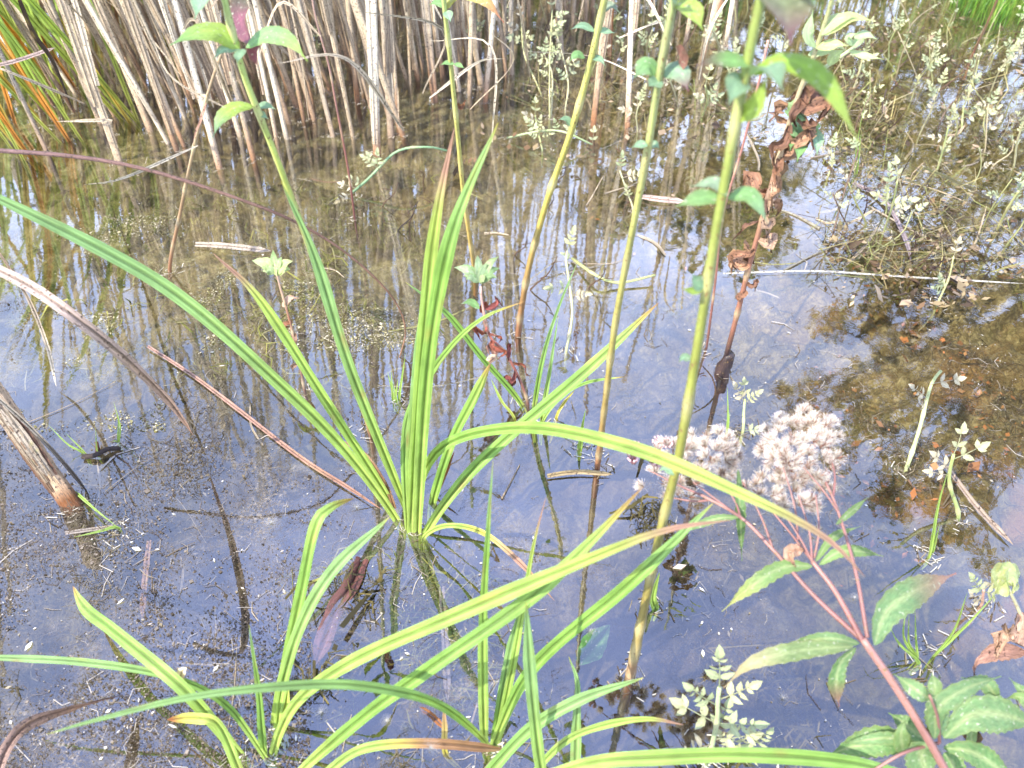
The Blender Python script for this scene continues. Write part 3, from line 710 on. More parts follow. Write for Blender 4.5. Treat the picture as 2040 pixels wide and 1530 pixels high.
sprout('short bright sprouts standing in water just left of the big clump', (793, 798), [[(783, 795, 0), (779, 738, .035)], [(790, 798, 0), (783, 760, .02)], [(788, 797, 0), (793, 755, .025)], [(795, 795, 0), (808, 705, .055)], [(784, 790, 0), (772, 740, .03)]])
sprout('single blunt dark green shoot in front of the leaning brown mint stem', (1156, 890), [[(1156, 892, 0), (1160, 850), (1167, 815, .05)], [(1153, 892, 0), (1157, 860, .02)]], 4.5)
sprout('green shoot half hidden behind the foot of the nearest tall stem', (1305, 1210), [[(1305, 1212, 0), (1300, 1190), (1314, 1140, .05)], [(1305, 1212, 0), (1312, 1200, .01)]], 7)
sprout('tuft of thin curved green blades above the serrated leaves at lower right', (1826, 1318), [[(1830, 1322, 0), (1800, 1290), (1780, 1265, .03)], [(1828, 1320, 0), (1800, 1270), (1806, 1210, .06)], [(1826, 1318, 0), (1824, 1270), (1823, 1215, .06)], [(1824, 1310, 0), (1810, 1280), (1811, 1225, .05)], [(1832, 1322, 0), (1790, 1282, .03), (1770, 1240, .035)]], 2.6)
sprout('forked pair of long green blades beside the curved tuft at lower right', (1858, 1308), [[(1858, 1308, 0), (1900, 1255), (1927, 1180, .09)], [(1860, 1306, 0), (1930, 1240), (1986, 1180, .08)]], 3.4)
sprout('thin upright grass blades under the pale toothed leaves at right', (1850, 1110), [[(1850, 1110, 0), (1868, 1010), (1888, 940, .1)], [(1856, 1100, 0), (1872, 1045, .05)]], 4)
sprout('fine grass tuft on a dark floating root at the left', (238, 880), [[(238, 882, 0), (240, 850), (226, 800, .06)], [(236, 880, 0), (236, 840), (230, 812, .04)], [(234, 880, 0), (222, 880, .02)], [(195, 905, 0), (190, 850, .04)], [(165, 902, 0), (135, 885), (95, 845, .03)], [(170, 903, 0), (130, 862, .02)]], 2.0)
sprout('bent green grass blade lying on the water below the cut reed', (232, 1050), [[(150, 980, .004), (190, 1015, .01), (234, 1050, .004)], [(234, 1050, .004), (200, 1058, .006), (148, 1070, .004)]], 3)
sprout('tall thin green blade standing in the far right shallows', (1704, 345), [[(1702, 348, 0), (1706, 290), (1730, 170, .18)], [(1706, 346, 0), (1716, 260, .08)]], 4)
sprout('two green grass blades by the pale sprig above the seed heads', (1448, 870), [[(1446, 872, 0), (1450, 830), (1449, 770, .05)], [(1448, 872, 0), (1454, 820, .03)]], 2.5)

# ------------------------------------------------------------------ tall mint and other herb stems
MINT = (0.17, 0.31, 0.11); MINTB = (0.20, 0.32, 0.19); PURP = (0.17, 0.06, 0.08); LIME = (0.26, 0.36, 0.07)
SG = (0.33, 0.37, 0.08); SO = (0.27, 0.19, 0.05); SB = (0.19, 0.08, 0.035); SD = (0.05, 0.025, 0.02)
def herb(label, pts, r0, r1, stops, nodes, name='mint_plant', cat='herb', square=0.12, n=44):
    P = path(pts); B = P[0].copy(); root = thing(name, label, cat, B)
    if B.z < 0.004: P = [under(B, .05)] + P
    mb = MB(); Q = tube(mb, P, r0 * .00064, r1 * .00064, stops, n=n, sides=8, square=square, nodes=nodes, wob=.025)
    for k in range(n * 9):                                  # short pale hairs
        i = rnd.randint(3, len(Q) - 2); p = Q[i].lerp(Q[i + 1], rnd.random()); tt = i / len(Q); rr = (r0 + (r1 - r0) * tt) * .00064
        T = (Q[i + 1] - Q[i]).normalized(); d = T.cross(Vector((rnd.gauss(0, 1), rnd.gauss(0, 1), rnd.gauss(0, 1)))).normalized(); w_ = T * .00009
        mb.add([p + d * rr * .9 - w_, p + d * rr * .9 + w_, p + d * (rr + rnd.uniform(.0005, .0011)) + T * rnd.uniform(-.0003, .0005)], [(0, 1, 2)], [(.45, .44, .3)] * 3)
    part('stem', mb, M_STEM, root); return root, Q
def mleaf(root, Q, pts, wmm, col, tipcol=None, dd=0.0, name='leaf', label=None, mat=None, **kw):
    wmm *= .9
    """leaf at the stem: pixel points, kept close to the depth of its node; the third value shifts a point nearer (-) or farther (+)"""
    d0 = depth(nearest(Q, pts[0][1]))
    P = [atd(p[0], p[1], d0 + (p[2] if len(p) > 2 else dd * i / (len(pts) - 1))) for i, p in enumerate(pts)]
    mb = MB(); kw.setdefault('n', 18); kw.setdefault('serr', 0.04); leaf(mb, P, wmm * .001, col, tipcol=tipcol, **kw); part(name, mb, mat or M_HERB, root, label)
stopA = [(0, SD), (.10, mul(SB, .8)), (.13, SO), (.3, (0.36, 0.26, 0.08)), (.5, (0.36, 0.32, 0.08)), (.7, SG), (1, (0.30, 0.38, 0.12))]
A, QA = herb('tall pale green mint leaning left, with a dark purple leaf at its top', [(738, 862, 0), (690, 700), (640, 560), (592, 425), (545, 300), (505, 200), (480, 130), (447, 0), (432, -70, .47)],
             4.6, 2.9, stopA, [.16, .2, .27, .36, .5, .66, .82, .93])
mleaf(A, QA, [(478, 100), (440, 66), (390, 66), (338, 90)], 17, LIME, MINT, -.03, curl=.3)
mleaf(A, QA, [(490, 95), (530, 68), (575, 80), (613, 122)], 14, MINT, LIME, -.02, curl=.3)
mleaf(A, QA, [(500, 85), (482, 50), (478, 10), (492, -40)], 17, PURP, (0.10, .16, .06), .04, face=Vector((.2, -1, 0)), label='dark purple upright leaf')
mleaf(A, QA, [(500, 88), (512, 110), (512, 135)], 12, PURP, PURP, .03, label='small purple drooping leaf')
mleaf(A, QA, [(478, 95), (445, 100), (425, 118)], 8, MINTB, None, -.01)
mleaf(A, QA, [(482, 98), (478, 112), (472, 125)], 9, MINTB, None, -.02)
mleaf(A, QA, [(410, -40), (400, 0), (388, 38)], 15, MINTB, None, -.01)
mleaf(A, QA, [(505, 212), (470, 212), (440, 235), (424, 275)], 12, LIME, MINTB, -.02, curl=.4, crumple=.02)
mleaf(A, QA, [(510, 215), (530, 210), (550, 218)], 6, MINTB, None, 0)
mleaf(A, QA, [(512, 222), (522, 228), (535, 237)], 5, MINTB, None, 0)
C_, QC = herb('straight olive mint stem leaning right in the middle distance', [(1032, 668, 0), (1052, 540), (1090, 400), (1135, 270), (1170, 150), (1204, 0), (1220, -80, .43)],
              5.2, 4.0, [(0, SD), (.12, SB), (.3, mixc(SB, SO, .6)), (.4, SO), (.55, (0.36, .30, .06)), (1, (0.30, .33, .10))], [.16, .28, .4, .56, .74, .9])
mleaf(C_, QC, [(1185, 62), (1160, 52), (1137, 58)], 8, MINTB, None, -.01)
mleaf(C_, QC, [(1190, 60), (1205, 62), (1225, 66)], 7, MINTB, None, .0)
mleaf(C_, QC, [(1165, 115), (1150, 108), (1134, 122)], 9, MINT, None, -.01, curl=.3)
mleaf(C_, QC, [(1175, 115), (1195, 118), (1206, 132)], 7, MINTB, None, .0)
mleaf(C_, QC, [(1140, 252), (1128, 238), (1112, 238)], 8, MINTB, None, -.01)
mleaf(C_, QC, [(1190, 30), (1215, 10), (1235, 26)], 9, mixc(MINTB, PURP, .3), None, 0)
B_, QB = herb('brown-footed mint stem with a purple hanging leaf high on its right', [(1190, 932, 0), (1206, 800), (1225, 650), (1256, 480), (1290, 300), (1312, 160), (1343, 0), (1356, -70, .49)],
              4.2, 3.0, [(0, SD), (.10, mul(SB, 1.2)), (.22, mixc(SB, SO, .6)), (.4, (0.30, .24, .06)), (.7, (0.30, .30, .09)), (1, (0.27, .32, .13))], [.14, .2, .27, .34, .42, .5, .62, .78, .92])
mleaf(B_, QB, [(1312, 148), (1290, 132), (1262, 155)], 14, MINT, (0.2, .3, .15), -.01, curl=.3)
mleaf(B_, QB, [(1320, 150), (1350, 140), (1372, 182)], 14, MINTB, PURP, -.01, curl=.3)
mleaf(B_, QB, [(1360, 92), (1352, 130), (1362, 180)], 14, (0.28, 0.13, 0.11), PURP, .04, label='dull purple hanging leaf')
mleaf(B_, QB, [(1318, 160), (1300, 168), (1292, 172)], 10, MINTB, None, -.01)
mleaf(B_, QB, [(1290, 290), (1275, 288), (1258, 294)], 6, MINTB, None, 0); mleaf(B_, QB, [(1292, 292), (1305, 288), (1314, 296)], 6, MINTB, None, 0)
mleaf(B_, QB, [(1345, 5), (1375, 20), (1400, 60)], 14, LIME, None, -.02); mleaf(B_, QB, [(1345, 0), (1330, -20), (1360, -30)], 14, MINTB, None, -.02)
D_, QD = herb('yellow-green mint stem standing just behind the two tall sedge tips', [(945, 540, 0), (925, 400), (910, 250), (896, 110), (884, 0), (880, -70, .40)],
              4.2, 3.2, [(0, SB), (.15, SO), (.3, (0.40, .28, .07)), (.55, (0.36, .33, .08)), (1, (0.30, .36, .12))], [.2, .34, .5, .66, .84])
mleaf(D_, QD, [(886, 20), (910, -15), (960, -5), (1004, 45)], 17, (0.27, .27, .06), (0.30, .10, .06), -.02, curl=.4)
mleaf(D_, QD, [(886, 15), (870, 5), (855, 10)], 9, MINT, None, 0); mleaf(D_, QD, [(888, 22), (893, 30), (898, 44)], 11, MINTB, None, -.01)
mleaf(D_, QD, [(905, 128), (890, 125), (876, 130)], 6, MINT, None, 0); mleaf(D_, QD, [(905, 128), (915, 130), (925, 136)], 6, MINT, None, 0)
mleaf(D_, QD, [(912, 205), (918, 215), (928, 200)], 5, SB, None, .01, crumple=.2)
E_, QE = herb('nearest tall mint stem, out of focus at the top, crossing the whole right side', [(1256, 1345, 0), (1290, 1180), (1320, 1040), (1352, 910), (1388, 700), (1420, 500), (1450, 330), (1490, 120), (1522, -30), (1530, -90, .52)],
              5.2, 3.0, [(0, SD), (.065, mul(SB, .7)), (.085, mixc(SB, (0.35, .22, .12), .4)), (.115, SB), (.13, SO), (.3, (0.20, .165, .04)), (.6, (0.19, .20, .04)), (1, (0.20, .25, .06))], [.1, .135, .17, .21, .33, .45, .6, .75, .89])
mleaf(E_, QE, [(1440, 400), (1400, 392), (1345, 412)], 9, MINT, (0.2, .3, .12), -.0, curl=.3)
mleaf(E_, QE, [(1450, 395), (1495, 388), (1530, 445)], 9, MINT, MINTB, -.0, curl=.3)
mleaf(E_, QE, [(1448, 390), (1420, 365), (1375, 372)], 9, mixc(MINTB, PURP, .2), None, .02)
mleaf(E_, QE, [(1490, 165), (1468, 170), (1452, 208)], 13, MINTB, None, -.02); mleaf(E_, QE, [(1500, 128), (1440, 120), (1385, 130)], 8, MINT, PURP, -.01)
mleaf(E_, QE, [(1495, 150), (1560, 120), (1640, 160), (1712, 285)], 11.5, (0.20, .33, .04), (0.2, .25, .05), -.03, curl=.3)
mleaf(E_, QE, [(1500, 150), (1530, 135), (1560, 180)], 13, MINTB, None, -.03)
mleaf(E_, QE, [(1515, -30), (1560, 10), (1575, 90)], 22, (0.16, .2, .1), PURP, -.05); mleaf(E_, QE, [(1520, -30), (1580, -60), (1625, 10)], 20, PURP, MINT, -.04)
mleaf(E_, QE, [(1470, 240), (1500, 215), (1530, 150)], 9, LIME, None, -.02)
mleaf(E_, QE, [(1400, 575), (1385, 560), (1380, 545)], 9, MINTB, None, -.01); mleaf(E_, QE, [(1400, 575), (1378, 580), (1358, 575)], 5, LIME, None, -.01)
mleaf(E_, QE, [(1378, 715), (1362, 712), (1352, 722)], 5, MINTB, None, 0); mleaf(E_, QE, [(1345, 945), (1325, 932), (1312, 940)], 6, MINTB, None, 0)
F_, QF = herb('thin brown herb stem crossing in front of the left-leaning reeds', [(338, 540, 0), (360, 420), (385, 300), (412, 195), (440, 110, .3), (475, 30, .34), (490, -40, .37)],
              4.0, 2.2, [(0, SD), (.1, SB), (.3, (0.22, .13, .06)), (.6, (0.30, .22, .12)), (1, (0.26, .18, .10))], [.2, .3, .42, .56, .7], name='brown_herb_stem', square=0)
mleaf(F_, QF, [(413, 196), (400, 240), (388, 268), (385, 290)], 4, PNK, None, .01, crumple=.1, mat=M_CRISP); mleaf(F_, QF, [(413, 195), (405, 190), (398, 192)], 4, STRAW, None, 0)
G_, QG = herb('thin dark red stem among the middle reeds', [(707, 437, 0), (694, 340), (668, 200), (655, 130), (630, 40), (618, -30, .32)],
              2.6, 2.0, [(0, SD), (.2, (0.12, .04, .03)), (.5, (0.2, .08, .06)), (1, (0.3, .2, .15))], [.3, .5, .7], name='red_herb_stem', square=0)
G2, QG2 = herb('thin reddish stem behind the withered brown herb', [(1408, 690, 0), (1425, 560), (1440, 430), (1480, 290), (1515, 150), (1530, 80, .36)],
              2.4, 1.8, [(0, SD), (.3, (0.2, .08, .06)), (1, (0.36, .18, .14))], [.3, .5, .7], name='red_herb_stem', square=0)
G3, QG3 = herb('reddish bare stem leaning at the far right top', [(1938, 108, 0), (1965, 50), (1995, -20, .16)], 4, 3, [(0, (0.2, .08, .05)), (1, (0.35, .2, .1))], [.5], name='red_herb_stem', square=0, n=16)
# small mint shoots with fresh rosettes over withered leaves
def rosette(root, Q, cx, cy, sz, cols, k=9, wmm=7):
    d0 = depth(nearest(Q, cy))
    for j in range(k):
        a = j * 2.4 + .4; ln = sz * 1.0 * (0.6 + .5 * (j / k)); dx, dy = math.cos(a) * ln * .85, math.sin(a) * ln * .5 - ln * .5
        P = [atd(cx, cy, d0), atd(cx + dx * .55, cy + dy * .6 - ln * .12, d0 - .004), atd(cx + dx, cy + dy, d0 + rnd.uniform(-.012, .008))]
        mb = MB(); leaf(mb, P, wmm * .00125 * rnd.uniform(.8, 1.1), rnd.choice(cols), n=12, curl=.2, wid=.5, face=Vector((rnd.uniform(-.4, .4), -.6, .7))); part('leaf', mb, M_HERB, root)
def withered(root, Q, ys, rad, wmm, k=1, cols=((0.22, .07, .04), (0.30, .13, .07), (0.12, .05, .04), (.36, .22, .15))):
    for y in ys:
        p = nearest(Q, y)
        for j in range(k):
            d = Vector((rnd.uniform(-1, 1), rnd.uniform(-.6, .6), rnd.uniform(-1.1, .5))).normalized() * rad * .001 * rnd.uniform(.6, 1.2)
            side = Vector((rnd.uniform(-1, 1), rnd.uniform(-1, 1), rnd.uniform(-1, .4))) * rad * .0005
            mb = MB(); leaf(mb, [p, p + d * .5 + side, p + d, p + d * .9 + Vector((0, 0, -rad * .0006)) + side], wmm * .001 * rnd.uniform(.6, 1.2), rnd.choice(cols), n=12, crumple=.10, fold=.6,
                 face=Vector((rnd.uniform(-1, 1), -1, rnd.uniform(-.4, 1))), twist=rnd.uniform(-1.6, 1.6)); part('withered_leaf', mb, M_CRISP, root)
PALEG = [(0.30, .38, .17), (0.24, .34, .14), (0.33, .40, .16)]
H_, QH = herb('small mint shoot with fresh pale tip, left of the big clump', [(607, 778, 0), (592, 700), (572, 620), (555, 560), (548, 525, .13)], 2.4, 1.8, [(0, SD), (.4, (0.12, .05, .04)), (.7, SB), (1, (0.35, .25, .17))], [.3, .6, .8], n=24)
rosette(H_, QH, 547, 545, 50, PALEG, 10, 9); mleaf(H_, QH, [(562, 612), (578, 594), (596, 594)], 8, (0.55, .36, .26), None, 0, crumple=.06, mat=M_CRISP)
withered(H_, QH, [640, 655, 668, 690, 715], 11, 5)
I_, QI = herb('small mint shoot with fresh pale tip and red withered leaves, right of the big clump', [(1052, 805, 0), (1030, 745), (1005, 700), (975, 668), (960, 600), (958, 570, .13)], 2.6, 1.8, [(0, SD), (.4, (0.15, .05, .04)), (.7, (0.3, .1, .07)), (1, (0.40, .25, .2))], [.3, .6, .8], n=24)
rosette(I_, QI, 955, 562, 58, [(0.22, .30, .16), (0.18, .28, .12), (0.25, .32, .15)], 11, 8)
withered(I_, QI, [598, 615, 640, 655, 665, 680, 690, 705, 720, 735, 755], 17, 9, cols=((0.30, .09, .06), (0.22, .06, .05), (.38, .2, .15)))
mleaf(I_, QI, [(955, 615), (938, 602), (918, 605)], 9, MINT, None, -.005, label='green folded leaf')
# withered tall herb at right
J_, QJ = herb('withered brown herb with black swollen foot and curled leaves, fresh shoots above', [(1440, 738, 0), (1452, 690), (1470, 620), (1490, 540), (1515, 450), (1545, 340), (1580, 220), (1625, 100), (1655, 10), (1665, -40, .44)],
              5.0, 2.6, [(0, SD), (.17, (0.035, .02, .018)), (.2, (0.10, .05, .035)), (.26, (0.24, .10, .06)), (.6, (0.30, .14, .09)), (.8, (0.38, .30, .18)), (1, (0.30, .34, .14))], [.3, .42, .55, .7, .85], name='withered_mint_plant', square=.05)
mb = MB(); b0 = at(1440, 742, 0); tube(mb, [b0 + Vector((0, 0, -.03)), b0 + Vector((.0, 0, .004)), b0 + Vector((.003, 0, .03))], .0125, .005, [(0, SD), (1, (0.03, .018, .016))], n=10, sides=12, rough=.2, wob=.1); part('root_crown', mb, M_STEM, J_)
TANB = ((0.34, .19, .11), (0.24, .12, .07), (0.40, .26, .17), (0.16, .08, .05))
withered(J_, QJ, [575, 560], 13, 9, cols=TANB)
withered(J_, QJ, [530, 518, 505, 495, 482], 22, 13, cols=TANB)
withered(J_, QJ, [440, 425, 405, 370, 355, 342], 22, 13, cols=TANB)
withered(J_, QJ, [322, 312, 300, 285, 270, 255, 240, 225, 215, 200, 190, 175], 21, 12, 1, cols=TANB)
PG2 = [(0.20, .33, .14), (0.17, .30, .13), (0.24, .35, .15)]
for cx, cy, sz in ((1592, 228, 36), (1600, 275, 46)): rosette(J_, QJ, cx, cy, sz, PG2, 8, 13)
mleaf(J_, QJ, [(1598, 262), (1594, 290), (1588, 322)], 14, MINT, None, -.01); mleaf(J_, QJ, [(1605, 262), (1625, 275), (1628, 308)], 14, MINTB, None, -.01); mleaf(J_, QJ, [(1597, 258), (1578, 280), (1574, 300)], 12, MINT, None, -.01)
for pts, w_ in (([(1640, 70), (1690, 35), (1742, 42)], 11), ([(1636, 70), (1665, 40), (1712, 30)], 11), ([(1625, 95), (1665, 88), (1690, 92)], 10), ([(1700, 95), (1720, 70), (1748, 78)], 9), ([(1610, 110), (1660, 92), (1685, 100)], 11),
                ([(1700, 90), (1690, 75), (1710, 65)], 8), ([(1690, 100), (1720, 110), (1760, 118)], 7), ([(1625, 95), (1610, 70), (1620, 20)], 10), ([(1650, 130), (1665, 110), (1685, 98)], 10)):
    mleaf(J_, QJ, pts, w_, rnd.choice([(0.36, .44, .20), (0.32, .42, .22), (0.40, .46, .18)]), None, -.01, curl=.2)
mb = MB(); tube(mb, [nearest(QJ, 160), atd(1650, 130, depth(nearest(QJ, 160))), atd(1705, 92, depth(nearest(QJ, 160)))], .0018, .0013, [(0, (0.35, .35, .18)), (1, (0.35, .4, .18))], n=12); part('side_shoot', mb, M_STEM, J_)

# ------------------------------------------------------------------ hemp agrimony with two fluffy seed clusters
ST = (0.16, 0.065, 0.055); STL = (0.24, 0.12, 0.095)
ag = at(1850, 1475, .132); aroot = at(2030, 1720, 0); ag_root = thing('hemp_agrimony', 'reddish-stemmed hemp agrimony leaning over the water with two clusters of white fluffy seed heads', 'wild herb', aroot)
AGD = -.068
def low(pts): return [p if isinstance(p, Vector) else (p[0], p[1], p[2] + AGD) for p in pts]
def agstem(pts, r0, r1, name='branch', n=24, P=None):
    P = P or path(low(pts)); mb = MB(); Q = tube(mb, P, r0 * .00062, r1 * .00064, [(0, ST), (.5, mixc(ST, STL, .5)), (1, STL)], n=n, sides=8, wob=.03); part(name, mb, M_STEM, ag_root); return Q
agstem(None, 5.0, 3.6, 'stem', 40, [aroot, ag + Vector((.05, -.04, -.07)), ag, at(1785, 1370, .157), at(1718, 1272, .177)])
qa = agstem([(1722, 1280, .243), (1620, 1185, .25), (1540, 1095, .255), (1475, 1030, .26), (1395, 985, .262)], 2.6, 1.6)
qb = agstem([(1718, 1276, .245), (1665, 1180, .25), (1618, 1118, .255)], 3.0, 2.3)
qc = agstem([(1728, 1270, .245), (1705, 1140, .26), (1670, 1020, .27), (1645, 960, .275)], 2.2, 1.3)
for a, b in (((1618, 1118, .255), (1500, 975, .26)), ((1618, 1118, .255), (1545, 1000, .27)), ((1618, 1118, .255), (1590, 985, .28)), ((1622, 1112, .255), (1625, 985, .28)), ((1475, 1030, .26), (1440, 960, .265)),
             ((1500, 1050, .257), (1380, 960, .27)), ((1540, 1095, .255), (1480, 960, .27)), ((1395, 985, .262), (1290, 935, .26)), ((1420, 995, .262), (1330, 990, .25)), ((1670, 1020, .27), (1600, 930, .28)), ((1660, 990, .272), (1650, 890, .28)), ((1590, 1075, .257), (1560, 930, .285))):
    mid = ((a[0] + b[0]) / 2 + 8, (a[1] + b[1]) / 2 + 6, (a[2] + b[2]) / 2)
    agstem([a, mid, b], 1.4, .7, 'flower_stalk', 12)
def pappus(seed):
    r = random.Random(seed); mb = MB()
    for f in range(6):
        ax = Vector((r.gauss(0, .55), r.gauss(0, .55), 1)).normalized(); o = Vector((r.uniform(-1, 1), r.uniform(-1, 1), 0)) * .001
        for k in range(26):
            d = (ax + Vector((r.gauss(0, .42), r.gauss(0, .42), r.gauss(0, .3)))).normalized(); s = d.cross(Vector((r.random(), r.random(), r.random()))).normalized() * .00011
            L = r.uniform(.0052, .0082); a = o + d * .0015; b = o + d * L; c = r.choice([(0.78, .72, .71), (0.86, .82, .82), (0.56, .44, .41)])
            mb.add([a - s, a + s, b + s * .6, b - s * .6], [(0, 1, 2, 3)], [mul(c, .75), mul(c, .75), c, c])
    for k in range(12):                                     # narrow bracts and the thin achenes
        a = k * .57; d = Vector((math.cos(a) * r.uniform(.2, 1.1), math.sin(a) * r.uniform(.2, 1.1), 1)).normalized(); s = d.cross(Vector((0, 0, 1))).normalized() * .0004
        c = r.choice([(0.26, .12, .09), (0.36, .21, .16), (0.15, .07, .05)]); b = d * r.uniform(.0045, .0072) 
        mb.add([-s * .6, s * .6, b * .6 + s, b, b * .6 - s], [(0, 1, 2, 3, 4)], [c] * 5)
    return mb.mesh('seed_head', M_FLUFF)
pap = [pappus(k) for k in range(5)]
budm = []
for k in range(2):
    mb = MB()
    for j in range(9):
        a = j * 2.4; d = Vector((math.cos(a) * .35, math.sin(a) * .35, 1)).normalized(); o = Vector((math.cos(a), math.sin(a), 0)) * .0008
        tube(mb, [o, o + d * .004, o + d * .0075], .0006, .0008, [(0, (0.25, .12, .08)), (.5, (0.45, .22, .22)), (1, (0.55, .33, .33))], n=6, sides=5)
    budm.append(mb.mesh('bud', M_STEM))
def heads(cx, cy, sx, sy, h, k, meshes, nm, hs=.02, sc=1.0):
    for i in range(k):
        while True:
            u, v = rnd.uniform(-1, 1), rnd.uniform(-1, 1)
            if u * u + v * v <= 1: break
        p = at(cx + u * sx, cy + v * sy, h + AGD + (1 - u * u - v * v) * hs * rnd.uniform(.3, 1) - .004)
        o = link(nm, rnd.choice(meshes), ag_root, p - aroot)
        d = Vector((u * .8 + rnd.gauss(0, .25), -v * .5 + rnd.gauss(0, .25) - .1, 1)).normalized()
        o.rotation_euler = d.to_track_quat('Z', 'Y').to_euler(); s = rnd.uniform(.85, 1.2) * sc; o.scale = (s, s, s)
heads(1420, 905, 58, 48, .262, 36, pap, 'seed_head'); heads(1598, 892, 82, 72, .272, 74, pap, 'seed_head'); heads(1530, 985, 60, 40, .25, 16, pap, 'seed_head')
heads(1335, 960, 62, 46, .245, 17, pap, 'seed_head'); heads(1600, 985, 60, 35, .262, 16, pap, 'seed_head'); heads(1345, 900, 45, 24, .258, 6, pap, 'seed_head')
heads(1272, 925, 32, 28, .25, 6, budm, 'bud', .01, 1.1); heads(1330, 890, 30, 14, .258, 3, budm, 'bud', .01)
def agleaf(pts, wmm, col=(0.11, .21, .07), tip=None, c1=None, **kw):
    P = [at(*p) for p in low(pts)]; mb = MB(); kw.setdefault('serr', .07); kw.setdefault('n', 24); kw.setdefault('fold', .22)
    leaf(mb, P, wmm * .00096, col, c1=c1 or (0.30, .36, .16), tipcol=tip, **kw); part('leaf', mb, M_HERB, ag_root)
G1, G2_, G3_ = (0.10, .20, .065), (0.13, .23, .09), (0.16, .26, .08); PK = (0.36, .17, .15)
agleaf([(1742, 1285, .245), (1765, 1220, .25), (1820, 1178, .25), (1905, 1142, .235)], 20, G2_, PK)
agleaf([(1712, 1282, .245), (1640, 1272, .25), (1535, 1295, .24)], 8, G2_)
agleaf([(1700, 1288, .245), (1600, 1295, .25), (1500, 1320, .25), (1442, 1370, .22)], 11.5, (0.17, .24, .09), (0.45, .33, .2), curl=.2)
agleaf([(1705, 1290, .242), (1675, 1320, .235), (1665, 1360, .225), (1672, 1408, .2)], 11, G1, PK, face=Vector((0, -.95, .3)))
agleaf([(1618, 1128, .255), (1560, 1130, .255), (1500, 1165, .25), (1438, 1218, .22)], 11, G3_, (0.4, .4, .15), serr=.1)
agleaf([(1632, 1125, .255), (1670, 1100, .26), (1710, 1098, .26), (1760, 1108, .25)], 8, G3_)
agleaf([(1625, 1118, .255), (1660, 1070, .26), (1715, 1048, .255)], 6, G3_)
agleaf([(1470, 935, .27), (1474, 1010, .26), (1478, 1118, .22)], 8, G1, face=Vector((.2, -.95, .2)))
agleaf([(1475, 1030, .258), (1420, 1035, .25), (1350, 1065, .23)], 6, G2_)
agleaf([(1600, 1095, .26), (1570, 1100, .262), (1585, 1130, .255)], 9, (0.5, .3, .2), c1=(.4, .2, .1), crumple=.07, serr=0)
agleaf([(1665, 1045, .27), (1700, 1015, .268), (1730, 990, .262)], 5, G3_)
# lower leafy part
for pts, w_, c_ in (
    ([(1862, 1472, .20), (1870, 1410, .225), (1925, 1372, .23), (1995, 1347, .22)], 13, G2_), ([(1852, 1392, .235), (1830, 1378, .24), (1780, 1342, .235)], 10, G2_),
    ([(1860, 1385, .24), (1862, 1360, .245), (1855, 1340, .245)], 9, G3_), ([(1868, 1470, .195), (1865, 1400, .215), (1872, 1345, .22)], 16, (.10, .19, .09)),
    ([(1880, 1470, .19), (1935, 1425, .205), (2000, 1425, .2), (2075, 1450, .18)], 23, G2_), ([(1848, 1478, .2), (1835, 1500, .19), (1850, 1560, .17)], 24, G2_),
    ([(1820, 1490, .18), (1760, 1475, .185), (1690, 1490, .175), (1648, 1505, .16)], 19, G1), ([(1830, 1485, .19), (1770, 1470, .195), (1700, 1478, .19), (1678, 1482, .18)], 8, G2_),
    ([(1800, 1500, .19), (1795, 1460, .21), (1808, 1425, .215)], 12, G3_), ([(1850, 1480, .16), (1800, 1440, .165), (1770, 1420, .16)], 15, G1),
    ([(1990, 1395, .2), (1960, 1360, .21), (1915, 1350, .21)], 11, G2_), ([(2060, 1400, .2), (2030, 1370, .21), (2010, 1350, .21)], 8, G2_), ([(2060, 1420, .2), (2035, 1390, .21), (2000, 1392, .2)], 8, G3_),
    ([(1880, 1490, .17), (1940, 1500, .175), (2030, 1560, .15)], 16, G1), ([(1880, 1500, .15), (1900, 1530, .14), (1890, 1590, .12)], 16, G1), ([(1940, 1440, .15), (1935, 1470, .14), (1942, 1495, .12)], 9, G3_)):
    agleaf(pts, w_, c_, curl=.12)
agstem([(1872, 1478, .19), (1868, 1430, .22), (1852, 1385, .24)], 1.6, 1.2, 'side_shoot', 12)
agstem([(1870, 1480, .19), (1800, 1500, .2), (1740, 1535, .19)], 1.8, 1.4, 'side_shoot', 12)

# pale shoot and brown curled leaf entering from the right edge
q_, Qq = herb('pale green shoot with wrinkled brown leaves at the right edge', [(2090, 1420, 0), (2060, 1330), (2035, 1230), (2005, 1165, .13)], 2.6, 1.6, [(0, SD), (.4, PNK), (1, (0.35, .35, .2))], [.5, .8], n=20)
rosette(q_, Qq, 2000, 1165, 44, [(0.36, .42, .18), (0.40, .44, .2)], 9, 14)
withered(q_, Qq, [1215, 1240, 1270, 1300, 1320], 22, 14)
mleaf(q_, Qq, [(2045, 1300), (1985, 1298), (1945, 1320), (1940, 1350)], 14, (0.32, .17, .12), None, -.01, crumple=.04, mat=M_CRISP, label='large curled brown leaf')

